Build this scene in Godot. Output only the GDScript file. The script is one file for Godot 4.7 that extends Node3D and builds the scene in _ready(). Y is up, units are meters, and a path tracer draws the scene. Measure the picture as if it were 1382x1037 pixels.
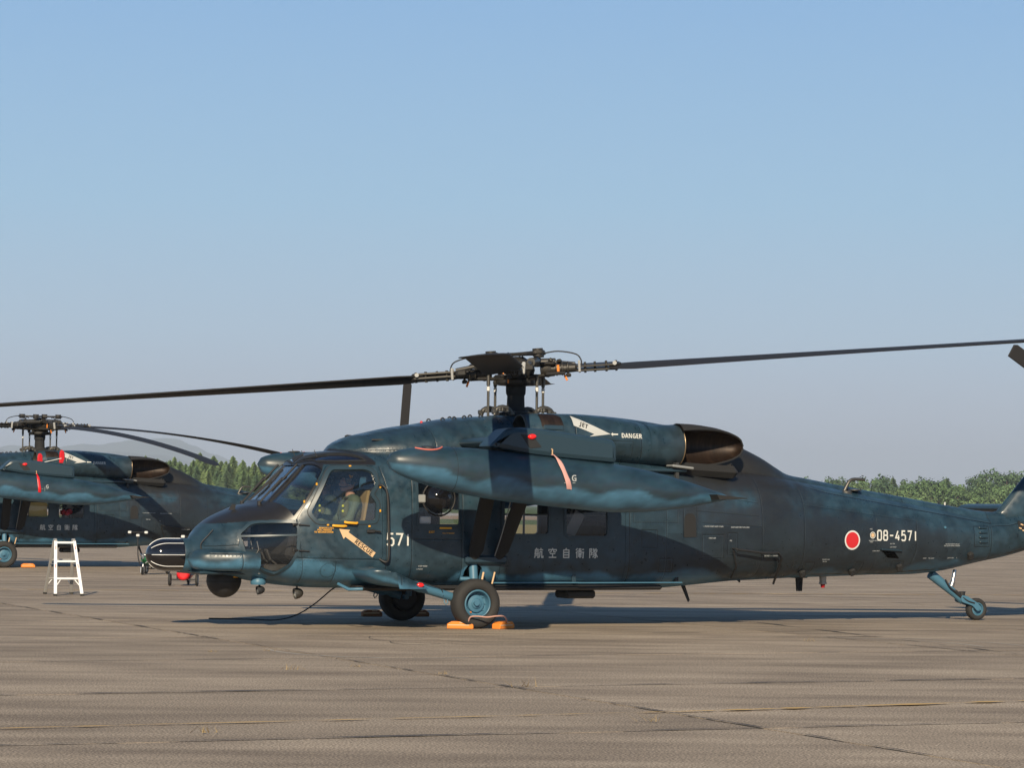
extends Node3D
# An air-rescue helicopter ready to start on a concrete apron, a second one parked behind it,
# far forest and hazy mountains. Helicopter frame: x aft from the main axle, y up, z to port.

var M := {}
var rng: RandomNumberGenerator = RandomNumberGenerator.new()
var taken := {}

class Buf:
	var v := PackedVector3Array()
	var n := PackedVector3Array()
	var t := PackedVector2Array()
	var c := PackedColorArray()
	var colored := false
	func tri(a: Vector3, b: Vector3, d: Vector3, na: Vector3, nb: Vector3, nd: Vector3, ca := Color.WHITE, cb := Color.WHITE, cd := Color.WHITE) -> void:
		if (b - a).cross(d - a).dot(na + nb + nd) > 0.0:
			v.append_array([a, d, b]); n.append_array([na, nd, nb]); c.append_array([ca, cd, cb])
		else:
			v.append_array([a, b, d]); n.append_array([na, nb, nd]); c.append_array([ca, cb, cd])
	func flat(a: Vector3, b: Vector3, d: Vector3, out: Vector3, col := Color.WHITE) -> void:
		var f := (b - a).cross(d - a)
		if f.length_squared() < 1e-16: return
		f = f.normalized()
		if f.dot(out) < 0.0: f = -f
		tri(a, b, d, f, f, f, col, col, col)
	func quad(a: Vector3, b: Vector3, d: Vector3, e: Vector3, out: Vector3, col := Color.WHITE) -> void:
		flat(a, b, d, out, col); flat(a, d, e, out, col)
	func mirror() -> Buf:
		var o := Buf.new()
		o.colored = colored
		for i in range(0, v.size(), 3):
			for k in [0, 2, 1]:
				o.v.append(v[i + k] * Vector3(1, 1, -1)); o.n.append(n[i + k] * Vector3(1, 1, -1)); o.c.append(c[i + k])
		return o
	func plus(o: Buf) -> Buf:
		v.append_array(o.v); n.append_array(o.n); c.append_array(o.c)
		return self
	func moved(x: Transform3D) -> Buf:
		var o := Buf.new()
		o.c = c.duplicate(); o.colored = colored
		o.v = x * v
		for k in n: o.n.append((x.basis * k).normalized())
		return o
	func mesh() -> ArrayMesh:
		var a := []
		a.resize(Mesh.ARRAY_MAX)
		var uv := PackedVector2Array()
		uv.resize(v.size())
		for i in v.size():
			uv[i] = Vector2((v[i].x + 4.3) / 15.36, 1.0 - v[i].y / 3.84)
		a[Mesh.ARRAY_VERTEX] = v; a[Mesh.ARRAY_NORMAL] = n; a[Mesh.ARRAY_TEX_UV] = uv
		if colored: a[Mesh.ARRAY_COLOR] = c
		var m := ArrayMesh.new()
		m.add_surface_from_arrays(Mesh.PRIMITIVE_TRIANGLES, a)
		return m

# A body given by cross sections along x: [x, bottom, top, widest height, half width, lower and upper roundness]
class Loft:
	var k: Array
	var zc := 0.0
	var last := -1e9
	var s := PackedFloat64Array([0, 0, 0, 0, 0, 0])
	func at(x: float) -> PackedFloat64Array:
		if x == last: return s
		last = x
		var i := 0
		while i < k.size() - 2 and x > k[i + 1][0]: i += 1
		var a: Array = k[maxi(i - 1, 0)]
		var b: Array = k[i]
		var d: Array = k[i + 1]
		var e: Array = k[mini(i + 2, k.size() - 1)]
		var h: float = d[0] - b[0]
		var u := clampf((x - b[0]) / h, 0.0, 1.0)
		for j in 6:
			var q := j + 1
			var sl: float = (d[q] - b[q]) / h
			var m0: float = sl if i == 0 else 0.5 * (sl + (b[q] - a[q]) / (b[0] - a[0]))
			var m1: float = sl if i == k.size() - 2 else 0.5 * (sl + (e[q] - d[q]) / (e[0] - d[0]))
			if i > 0 and (b[q] - a[q]) * sl <= 0.0: m0 = 0.0
			if i < k.size() - 2 and (e[q] - d[q]) * sl <= 0.0: m1 = 0.0
			m0 *= h; m1 *= h
			var u2 := u * u
			var u3 := u2 * u
			s[j] = (2 * u3 - 3 * u2 + 1) * b[q] + (u3 - 2 * u2 + u) * m0 + (3 * u2 - 2 * u3) * d[q] + (u3 - u2) * m1
		return s
	func p(x: float, v: float) -> Vector3:
		var q := at(x)
		var th := v * PI / 2
		var co := cos(th)
		var si := sin(th)
		var e := q[5] if si >= 0 else q[4]
		var r := pow(pow(absf(co), e) + pow(absf(si), e), -1.0 / e)
		return Vector3(x, q[2] + (q[1] - q[2] if si >= 0 else q[2] - q[0]) * r * si, zc + q[3] * r * co)
	func nrm(x: float, v: float) -> Vector3:
		var du := p(x + 0.01, v) - p(x - 0.01, v)
		var dv := p(x, v + 0.008) - p(x, v - 0.008)
		return du.cross(dv).normalized()
	func v_of_y(x: float, y: float) -> float:
		var q := at(x)
		var h := q[1] - q[2] if y >= q[2] else q[2] - q[0]
		var e := q[5] if y >= q[2] else q[4]
		var w := clampf(absf(y - q[2]) / h, 0.0, 0.99999)
		return signf(y - q[2]) * atan2(w, pow(1.0 - pow(w, e), 1.0 / e)) / (PI / 2)
	func v_of_z(x: float, z: float) -> float:
		var q := at(x)
		var e := q[5]
		var w := clampf((z - zc) / q[3], 0.0, 0.99999)
		return atan2(pow(1.0 - pow(w, e), 1.0 / e), w) / (PI / 2)
	func side(x: float, y: float, lift := 0.0) -> Vector3:
		var v := v_of_y(x, y)
		return p(x, v) + nrm(x, v) * lift

# ---------------------------------------------------------------- naming and tagging
func numbered(called: String) -> String:
	var n: int = taken.get(called, -1) + 1
	taken[called] = n
	return called if n == 0 else "%s_%03d" % [called, n]

func thing(called: String, label: String, category: String, at := Vector3.ZERO, turn := 0.0, group := "") -> Node3D:
	var o := Node3D.new()
	o.name = numbered(called)
	add_child(o, true)
	o.position = at
	o.rotation.y = turn
	return tag(o, label, category, group)

func tag(o: Node3D, label: String, category: String, group := "") -> Node3D:
	o.set_meta("label", label); o.set_meta("category", category)
	if group: o.set_meta("group", group)
	return o

func part(called: String, b: Buf, m: Material, parent: Node3D, label := "") -> MeshInstance3D:
	return put(called, b.mesh(), m, parent, label)

func put(called: String, mesh: Mesh, m: Material, parent: Node3D, label := "") -> MeshInstance3D:
	var o := MeshInstance3D.new()
	o.name = called
	o.mesh = mesh
	o.material_override = m
	parent.add_child(o, true)
	if label: o.set_meta("label", label)
	return o

func lin(r: float, g: float, b: float) -> Color:
	return Color(r, g, b).linear_to_srgb()

func mat(col: Color, rough := 0.6, metal := 0.0, spec := 0.5) -> StandardMaterial3D:
	var m := StandardMaterial3D.new()
	m.albedo_color = col; m.roughness = rough; m.metallic = metal; m.metallic_specular = spec
	return m

func noise(seed_: int, freq: float, oct := 4) -> FastNoiseLite:
	var f := FastNoiseLite.new()
	f.seed = seed_; f.frequency = freq; f.fractal_octaves = oct
	f.noise_type = FastNoiseLite.TYPE_SIMPLEX_SMOOTH
	return f

# ---------------------------------------------------------------- shape helpers
func grid(b: Buf, P: Array, wrap := true, paint := []) -> void:
	var rows := P.size()
	var m: int = P[0].size()
	var mid := Vector3.ZERO
	for r in P:
		for q in r: mid += q
	mid /= rows * m
	var N := []
	var vote := 0.0
	for i in rows:
		var out := PackedVector3Array()
		for j in m:
			var du: Vector3 = P[mini(i + 1, rows - 1)][j] - P[maxi(i - 1, 0)][j]
			var j1 := (j + 1) % m if wrap else mini(j + 1, m - 1)
			var j0 := (j + m - 1) % m if wrap else maxi(j - 1, 0)
			var dv: Vector3 = P[i][j1] - P[i][j0]
			if dv.length_squared() < 1e-12:
				var i2 := i + 1 if i + 1 < rows else i - 1
				dv = P[i2][j1] - P[i2][j0]
			var q := du.cross(dv).normalized()
			out.append(q)
			vote += q.dot(P[i][j] - mid)
		N.append(out)
	if vote < 0:
		for i in rows:
			for j in m: N[i][j] = -N[i][j]
	for i in rows - 1:
		for j in (m if wrap else m - 1):
			var j1 := (j + 1) % m
			var a: Vector3 = P[i][j]
			var e: Vector3 = P[i + 1][j1]
			var ca := Color.WHITE
			var cb := Color.WHITE
			var cd := Color.WHITE
			var ce := Color.WHITE
			if paint: ca = paint[i][j]; cb = paint[i + 1][j]; cd = paint[i][j1]; ce = paint[i + 1][j1]
			if not a.is_equal_approx(P[i][j1]): b.tri(a, P[i][j1], e, N[i][j], N[i][j1], N[i + 1][j1], ca, cd, ce)
			if not e.is_equal_approx(P[i + 1][j]): b.tri(a, P[i + 1][j], e, N[i][j], N[i + 1][j], N[i + 1][j1], ca, cb, ce)

func ring(x: Transform3D, r: float, h: float, sides: int) -> PackedVector3Array:
	var o := PackedVector3Array()
	for j in sides:
		var a := TAU * j / sides
		o.append(x * Vector3(cos(a) * r, h, sin(a) * r))
	return o

# a body of revolution round the y axis of x; profile of (radius, height)
func lathe(b: Buf, prof: Array, x := Transform3D(), sides := 24, smooth := false) -> void:
	var R := []
	for q in prof: R.append(ring(x, q.x, q.y, sides))
	if smooth: grid(b, R)
	else:
		for i in R.size() - 1:
			var t := Buf.new()
			grid(t, [R[i], R[i + 1]])
			var out: Vector3 = x.basis * Vector3(0, 0, 0)
			# orient each band by the profile's own direction
			var d: Vector2 = prof[i + 1] - prof[i]
			var nr := Vector2(d.y, -d.x)
			var want := (x.basis * Vector3(nr.x, nr.y, 0))
			# first vertex lies at angle a; compare in its own radial plane
			var p0: Vector3 = x.affine_inverse() * t.v[0]
			var n0: Vector3 = (x.basis.inverse() * t.n[0])
			var rad := Vector2(p0.x, p0.z).normalized() if Vector2(p0.x, p0.z).length() > 1e-6 else Vector2.ZERO
			var s := n0.x * rad.x * nr.x + n0.z * rad.y * nr.x + n0.y * nr.y
			if s < 0:
				for k in range(0, t.v.size(), 3):
					var tv := t.v[k + 1]
					t.v[k + 1] = t.v[k + 2]; t.v[k + 2] = tv
					var tn := t.n[k + 1]
					t.n[k + 1] = t.n[k + 2]; t.n[k + 2] = tn
				for k in t.n.size(): t.n[k] = -t.n[k]
			b.plus(t)

func frame_to(a: Vector3, d: Vector3) -> Transform3D:
	var y := (d - a).normalized()
	var x := y.cross(Vector3(0.123, 0.2, 0.97) if absf(y.z) < 0.9 else Vector3(0.9, 0.3, 0.1)).normalized()
	return Transform3D(Basis(x, y, x.cross(y)), a)

func rod(b: Buf, a: Vector3, d: Vector3, r0: float, r1 := -1.0, sides := 10) -> void:
	if r1 < 0: r1 = r0
	var h := a.distance_to(d)
	lathe(b, [Vector2(0, 0), Vector2(r0, 0), Vector2(r1, h), Vector2(0, h)], frame_to(a, d), sides)

func tube(b: Buf, pts: Array, r: float, sides := 8, r_end := -1.0) -> void:
	var R := []
	var x := frame_to(pts[0], pts[1]).basis.x
	for i in pts.size():
		var y: Vector3 = (pts[mini(i + 1, pts.size() - 1)] - pts[maxi(i - 1, 0)]).normalized()
		x = (x - y * x.dot(y)).normalized()
		var rr := r if r_end < 0 else lerpf(r, r_end, float(i) / (pts.size() - 1))
		R.append(ring(Transform3D(Basis(x, y, x.cross(y)), pts[i]), rr, 0, sides))
	for e in [0, pts.size() - 1]:
		var c: Vector3 = pts[e]
		var out: Vector3 = pts[e] - pts[1 if e == 0 else e - 1]
		for j in sides: b.flat(c, R[e][j], R[e][(j + 1) % sides], out)
	grid(b, R)

func curve(pts: Array, step := 6) -> Array:
	var o := []
	for i in pts.size() - 1:
		for k in step:
			var a: Vector3 = pts[maxi(i - 1, 0)]
			o.append((pts[i] as Vector3).cubic_interpolate(pts[i + 1], a, pts[mini(i + 2, pts.size() - 1)], float(k) / step))
	o.append(pts[-1])
	return o

func box(b: Buf, c: Vector3, s: Vector3, bas := Basis(), bev := 0.0, col := Color.WHITE) -> void:
	var h := s * 0.5
	bev = minf(bev, minf(h.x, minf(h.y, h.z)) * 0.9)
	var P := {}
	for sx in [-1, 1]:
		for sy in [-1, 1]:
			for sz in [-1, 1]:
				var sg := Vector3(sx, sy, sz)
				for k in 3:
					var q := (h - Vector3(bev, bev, bev)) * sg
					q[k] = h[k] * sg[k]
					P[[sx, sy, sz, k]] = c + bas * q
	for k in 3:
		var u := (k + 1) % 3
		var w := (k + 2) % 3
		for s0 in [-1, 1]:
			var q := []
			for e in [[-1, -1], [1, -1], [1, 1], [-1, 1]]:
				var sg := [0, 0, 0]
				sg[k] = s0; sg[u] = e[0]; sg[w] = e[1]
				q.append(P[[sg[0], sg[1], sg[2], k]])
			var out := Vector3.ZERO
			out[k] = s0
			b.quad(q[0], q[1], q[2], q[3], bas * out, col)
	if bev <= 0: return
	for k in 3:
		var u := (k + 1) % 3
		var w := (k + 2) % 3
		for e in [[-1, -1], [1, -1], [1, 1], [-1, 1]]:
			var q := []
			for s0 in [-1, 1]:
				var sg := [0, 0, 0]
				sg[k] = s0; sg[u] = e[0]; sg[w] = e[1]
				q.append(P[[sg[0], sg[1], sg[2], u]]); q.append(P[[sg[0], sg[1], sg[2], w]])
			var out := Vector3.ZERO
			out[u] = e[0]; out[w] = e[1]
			b.quad(q[0], q[1], q[3], q[2], bas * out, col)
	for sx in [-1, 1]:
		for sy in [-1, 1]:
			for sz in [-1, 1]:
				b.flat(P[[sx, sy, sz, 0]], P[[sx, sy, sz, 1]], P[[sx, sy, sz, 2]], bas * Vector3(sx, sy, sz), col)

func inset(poly: PackedVector2Array, d: float) -> PackedVector2Array:
	var o := PackedVector2Array()
	var m := poly.size()
	var ccw := 1.0 if not Geometry2D.is_polygon_clockwise(poly) else -1.0
	for i in m:
		var e0 := (poly[i] - poly[(i + m - 1) % m]).normalized()
		var e1 := (poly[(i + 1) % m] - poly[i]).normalized()
		var n0 := Vector2(-e0.y, e0.x) * ccw
		var n1 := Vector2(-e1.y, e1.x) * ccw
		var bi := (n0 + n1)
		bi = bi.normalized() if bi.length() > 1e-6 else n0
		o.append(poly[i] + bi * d / maxf(0.4, bi.dot(n0)))
	return o

# a plate of outline poly (x, y) between z0 and z1 with rounded rims
func slab(b: Buf, poly: PackedVector2Array, z0: float, z1: float, bev := 0.0, x := Transform3D(), smooth := false) -> void:
	var L := []
	if bev > 0:
		L = [[inset(poly, bev), z0], [inset(poly, bev * 0.3), z0 + bev * 0.3], [poly, z0 + bev], [poly, z1 - bev], [inset(poly, bev * 0.3), z1 - bev * 0.3], [inset(poly, bev), z1]]
	else:
		L = [[poly, z0], [poly, z1]]
	var R := []
	for l in L:
		var r := PackedVector3Array()
		for q in l[0]: r.append(x * Vector3(q.x, q.y, l[1]))
		R.append(r)
	if smooth: grid(b, R)
	else:
		var m := poly.size()
		var ccw := 1.0 if not Geometry2D.is_polygon_clockwise(poly) else -1.0
		for i in R.size() - 1:
			for j in m:
				var e := (poly[(j + 1) % m] - poly[j]).normalized()
				var zo := -0.5 if i < 2 and bev > 0 else (0.5 if i > 2 else 0.0)
				b.quad(R[i][j], R[i][(j + 1) % m], R[i + 1][(j + 1) % m], R[i + 1][j], x.basis * Vector3(e.y * ccw, -e.x * ccw, zo))
	for e in [0, R.size() - 1]:
		var f: PackedVector2Array = L[e][0]
		var id := Geometry2D.triangulate_polygon(f)
		if id.is_empty(): id = Geometry2D.triangulate_polygon(poly)
		var out := x.basis * Vector3(0, 0, -1 if e == 0 else 1)
		for k in range(0, id.size(), 3): b.flat(R[e][id[k]], R[e][id[k + 1]], R[e][id[k + 2]], out)

func rounded(pts: Array, r: float, steps := 4) -> PackedVector2Array:
	var o := PackedVector2Array()
	var m := pts.size()
	for i in m:
		var p: Vector2 = pts[i]
		var a: Vector2 = pts[(i + m - 1) % m]
		var d: Vector2 = pts[(i + 1) % m]
		var q := minf(r, minf(p.distance_to(a), p.distance_to(d)) * 0.45)
		var s := p + (a - p).normalized() * q
		var e := p + (d - p).normalized() * q
		for k in steps + 1:
			var u := float(k) / steps
			o.append(s.lerp(p, u).lerp(p.lerp(e, u), u))
	return o

func dense(poly: PackedVector2Array, step := 0.08) -> PackedVector2Array:
	var o := PackedVector2Array()
	for i in poly.size():
		var a := poly[i]
		var d := poly[(i + 1) % poly.size()]
		var k := maxi(1, int(a.distance_to(d) / step))
		for j in k: o.append(a.lerp(d, float(j) / k))
	return o

func xy(a: Array) -> PackedVector2Array:
	var o := PackedVector2Array()
	for i in range(0, a.size(), 2): o.append(Vector2(a[i], a[i + 1]))
	return o

func grown(poly: PackedVector2Array, d: float) -> PackedVector2Array:
	return inset(poly, -d)

# outline on the side of a loft (x, y) to its own parameters (x, v)
func onto(L: Loft, poly: PackedVector2Array) -> PackedVector2Array:
	var o := PackedVector2Array()
	for q in dense(poly): o.append(Vector2(q.x, L.v_of_y(q.x, q.y)))
	return o

func bounds(p: PackedVector2Array) -> Rect2:
	var r := Rect2(p[0], Vector2.ZERO)
	for q in p: r = r.expand(q)
	return r

# skin of a loft over stations xs and girth vs, with openings cut out, or only what lies inside keep
func skin(b: Buf, L: Loft, xs: Array, vs: Array, cuts := [], keep := PackedVector2Array(), lift := 0.0) -> void:
	var boxes := []
	for c in cuts: boxes.append(bounds(c))
	var kb := bounds(keep) if keep.size() else Rect2()
	for i in xs.size() - 1:
		for j in vs.size() - 1:
			var cell := Rect2(xs[i], vs[j], xs[i + 1] - xs[i], vs[j + 1] - vs[j])
			var whole := PackedVector2Array([cell.position, Vector2(cell.end.x, cell.position.y), cell.end, Vector2(cell.position.x, cell.end.y)])
			var polys := [whole]
			if keep.size():
				if not kb.intersects(cell): continue
				polys = Geometry2D.intersect_polygons(whole, keep)
			for c in cuts.size():
				if not boxes[c].intersects(cell): continue
				var nxt := []
				for q in polys: nxt.append_array(Geometry2D.clip_polygons(q, cuts[c]))
				polys = nxt
			for q in polys:
				if q.size() < 3: continue
				var id := PackedInt32Array([0, 1, 2, 0, 2, 3]) if q.size() == 4 and q == whole else Geometry2D.triangulate_polygon(q)
				var pp := PackedVector3Array()
				var nn := PackedVector3Array()
				for w in q:
					var nr := L.nrm(w.x, w.y)
					nn.append(nr)
					pp.append(L.p(w.x, w.y) + nr * lift)
				for k in range(0, id.size(), 3):
					b.tri(pp[id[k]], pp[id[k + 1]], pp[id[k + 2]], nn[id[k]], nn[id[k + 1]], nn[id[k + 2]])

# the rim of an opening: from the skin inwards
func reveal(b: Buf, L: Loft, cut: PackedVector2Array, l0: float, l1: float) -> void:
	var m := cut.size()
	var mid := Vector2.ZERO
	for q in cut: mid += q / m
	var c3 := L.p(mid.x, mid.y)
	for i in m:
		var p := cut[i]
		var q := cut[(i + 1) % m]
		var np := L.nrm(p.x, p.y)
		var nq := L.nrm(q.x, q.y)
		var a := L.p(p.x, p.y)
		b.quad(a + np * l0, L.p(q.x, q.y) + nq * l0, L.p(q.x, q.y) + nq * l1, a + np * l1, c3 - a)

func span(a: float, d: float, m: int) -> Array:
	var o := []
	for i in m + 1: o.append(lerpf(a, d, float(i) / m))
	return o

# ---------------------------------------------------------------- lettering
const GLYPHS := {
	"0": [[5,0, 8,0, 10,2, 10,14, 8,16, 2,16, 0,14, 0,2, 2,0, 5,0]],
	"8": [[5,0, 8,0, 10,2, 10,6.4, 8.2,8.3, 1.8,8.3, 0,6.4, 0,2, 2,0, 5,0], [8.2,8.3, 9.5,10, 9.5,14.2, 7.7,16, 2.3,16, 0.5,14.2, 0.5,10, 1.8,8.3]],
	"4": [[6,16, 0.2,4.4, 10,4.4], [7.4,9, 7.4,0]], "5": [[9.4,16, 1.4,16, 0.8,9, 3,9.8, 7.6,9.8, 10,7.6, 10,2.2, 8,0, 2,0, 0,2]],
	"7": [[0,16, 10,16, 4,0]], "1": [[5,16, 5,0]], "-": [[0.6,8, 9.4,8]],
	"航": [[4,16, 3,13.6], [1.5,13.5, 1.5,4, 0.4,0], [1.5,13.5, 6.6,13.5, 6.6,0.6, 5,0.6], [0,7, 8,7], [4,12, 4,9], [4,5.5, 4,3], [11.8,16, 11.8,13], [8.6,13, 15.8,13], [10,10, 10,4, 8.2,0], [10,10, 13.5,10, 13.5,0.8, 15.8,0.8, 15.8,3.4]],
	"空": [[8,16, 8,13.5], [1,10.8, 1,13.5, 15,13.5, 15,10.8], [6,13, 5.5,10.6, 2,8.6], [10,13, 10,10, 14,9.6], [3,7, 13,7], [8,7, 8,1], [1,1, 15,1]],
	"自": [[8.4,16, 6.6,13.4], [3,13, 3,0], [13,13, 13,0], [2.4,13, 13.6,13], [3,9, 13,9], [3,5, 13,5], [3,0.8, 13,0.8]],
	"衛": [[3.5,16, 0.5,12.6], [4,12, 0.5,8], [2.4,9.5, 2.4,0], [5.2,14.6, 10.6,14.6], [7.6,16, 7.6,12.4], [4.8,12.2, 11,12.2], [5.8,10.2, 10.2,10.2, 10.2,7.4, 5.8,7.4, 5.8,10.2], [5,5.4, 11,5.4], [6,5, 6,2.8], [4.8,2.8, 11,2.8], [8.2,7, 8.2,0], [12,14, 15.5,14], [11.7,9.5, 15.9,9.5], [14,9.5, 14,0.6, 12.3,0.6]],
	"隊": [[1,15.6, 1,0], [1,15, 4.6,15, 3,11, 4.9,8, 4,5.4, 2.6,5.4], [8,16, 9.2,13.4], [13.2,16, 11.6,13.4], [6.2,13, 15.6,13], [10.6,12.6, 6,8.4], [10,10.6, 12,7, 11.8,1, 9.4,0.4], [11,8.6, 6.4,4.8], [11.7,6, 6.4,1.2], [14.6,11.6, 12.2,9], [12.3,8, 15.6,1.4]],
}

func strokes(b: Buf, L: Loft, s: String, x0: float, y0: float, h: float, w: float, adv: float, thick: float, tilt := 0.0, lift := 0.004) -> void:
	var n := 0
	for ch in s:
		for st in GLYPHS[ch]:
			var p := xy(st)
			var wrap := p[0] == p[p.size() - 1]
			if wrap: p.remove_at(p.size() - 1)
			var m := p.size()
			var lft := PackedVector2Array()
			var rgt := PackedVector2Array()
			for i in m: p[i] = Vector2(p[i].x * w / 16.0, p[i].y * h / 16.0)
			for i in m:
				var e0 := (p[i] - p[(i + m - 1) % m]).normalized() if wrap or i > 0 else Vector2.ZERO
				var e1 := (p[(i + 1) % m] - p[i]).normalized() if wrap or i < m - 1 else Vector2.ZERO
				if e0 == Vector2.ZERO: e0 = e1
				if e1 == Vector2.ZERO: e1 = e0
				var n0 := Vector2(-e0.y, e0.x)
				var bi := (n0 + Vector2(-e1.y, e1.x)).normalized()
				bi *= thick * 0.5 / maxf(0.5, bi.dot(n0))
				lft.append(p[i] + bi); rgt.append(p[i] - bi)
			for i in (m if wrap else m - 1):
				var k := (i + 1) % m
				var q := []
				for f in [lft[i], lft[k], rgt[k], rgt[i]]:
					var X: float = x0 + f.x
					q.append(L.side(X, y0 + f.y + tilt * f.x, lift + n * 0.0003))
				b.quad(q[0], q[1], q[2], q[3], Vector3(0, 0, 1))
			n += 1
			if n > 6: n = 0
		x0 += adv
		y0 += adv * tilt

# printed letters of a font laid on a surface: at() maps letter x, y to a place
func print_on(b: Buf, text: String, size: float, at: Callable) -> void:
	var f := SystemFont.new()
	f.font_names = PackedStringArray(["Droid Sans"])
	f.font_weight = 700
	var m := TextMesh.new()
	m.font = f; m.text = text; m.font_size = 48; m.pixel_size = size / 36.0; m.depth = 0.0
	m.horizontal_alignment = HORIZONTAL_ALIGNMENT_LEFT
	m.vertical_alignment = VERTICAL_ALIGNMENT_CENTER
	var a := m.get_mesh_arrays()
	var id: PackedInt32Array = a[Mesh.ARRAY_INDEX]
	var pv: PackedVector3Array = a[Mesh.ARRAY_VERTEX]
	for k in range(0, id.size(), 3):
		b.flat(at.call(pv[id[k]]), at.call(pv[id[k + 1]]), at.call(pv[id[k + 2]]), Vector3(0, 0, 1))

# ---------------------------------------------------------------- computed textures
const WAVE := [-4.4,.96, -3.7,.88, -3.17,.90, -2.48,.90, -2.22,.917, -2.03,.90, -1.86,.85, -1.7,.76, -1.5,.68, -1.1,.60, -0.6,.58, -0.29,.62, -0.147,.74, 0,.84, .25,.84, .41,.74, 1.0,.70, 1.5,.77, 1.97,.726, 2.25,.643, 2.59,.70, 2.9,.754, 3.37,.80, 3.69,.787, 3.85,.73, 4.3,.6, 5.2,.62, 5.38,.72, 6.0,.80, 6.17,.76, 6.42,.71, 7.23,.73, 7.63,.88, 7.82,.91, 8.38,.918, 8.68,.89, 9.26,.98, 11.2,1.3]

func along(t: Array, x: float) -> float:
	for i in range(0, t.size() - 2, 2):
		if x <= t[i + 2]:
			var u := clampf((x - t[i]) / (t[i + 2] - t[i]), 0, 1)
			return lerpf(t[i + 1], t[i + 3], u * u * (3 - 2 * u))
	return t[-1]

var px_paint: PackedByteArray
var px_bump: PackedByteArray
var px_rough: PackedByteArray

func ink(x: float, y: float, r: float, g: float, b: float, al: float, bump := 0) -> void:
	var i := int((x + 4.3) / 15.36 * 2048)
	var j := int((1.0 - y / 3.84) * 512)
	if i < 0 or j < 0 or i > 2047 or j > 511: return
	var k := (j * 2048 + i) * 3
	px_paint[k] = int(lerpf(px_paint[k], r, al)); px_paint[k + 1] = int(lerpf(px_paint[k + 1], g, al)); px_paint[k + 2] = int(lerpf(px_paint[k + 2], b, al))
	px_bump[j * 2048 + i] = clampi(px_bump[j * 2048 + i] + bump, 0, 255)

func seam(pts: Array, al := 0.6, rivets := true) -> void:
	for s in range(0, pts.size() - 2, 2):
		var a := Vector2(pts[s], pts[s + 1])
		var d := Vector2(pts[s + 2], pts[s + 3])
		var n := maxi(1, int(a.distance_to(d) / 0.0075))
		var side := (d - a).normalized().orthogonal() * 0.03
		for i in n + 1:
			var p := a.lerp(d, float(i) / n)
			ink(p.x, p.y, 5, 9, 12, minf(1.0, al * 1.25), -90)
			ink(p.x + side.x * .2, p.y + side.y * .2, 5, 9, 12, al * .6, -40)
			ink(p.x - side.x * 0.3, p.y - side.y * 0.3, 110, 126, 134, al * 0.3)
			if rivets and i % 6 == 0:
				for k in [-1, 1]: ink(p.x + side.x * k, p.y + side.y * k, 6, 10, 13, 0.6, 60)

func frame_seam(x0: float, y0: float, x1: float, y1: float, al := 0.6) -> void:
	seam([x0, y0, x1, y0, x1, y1, x0, y1, x0, y0], al)

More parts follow.
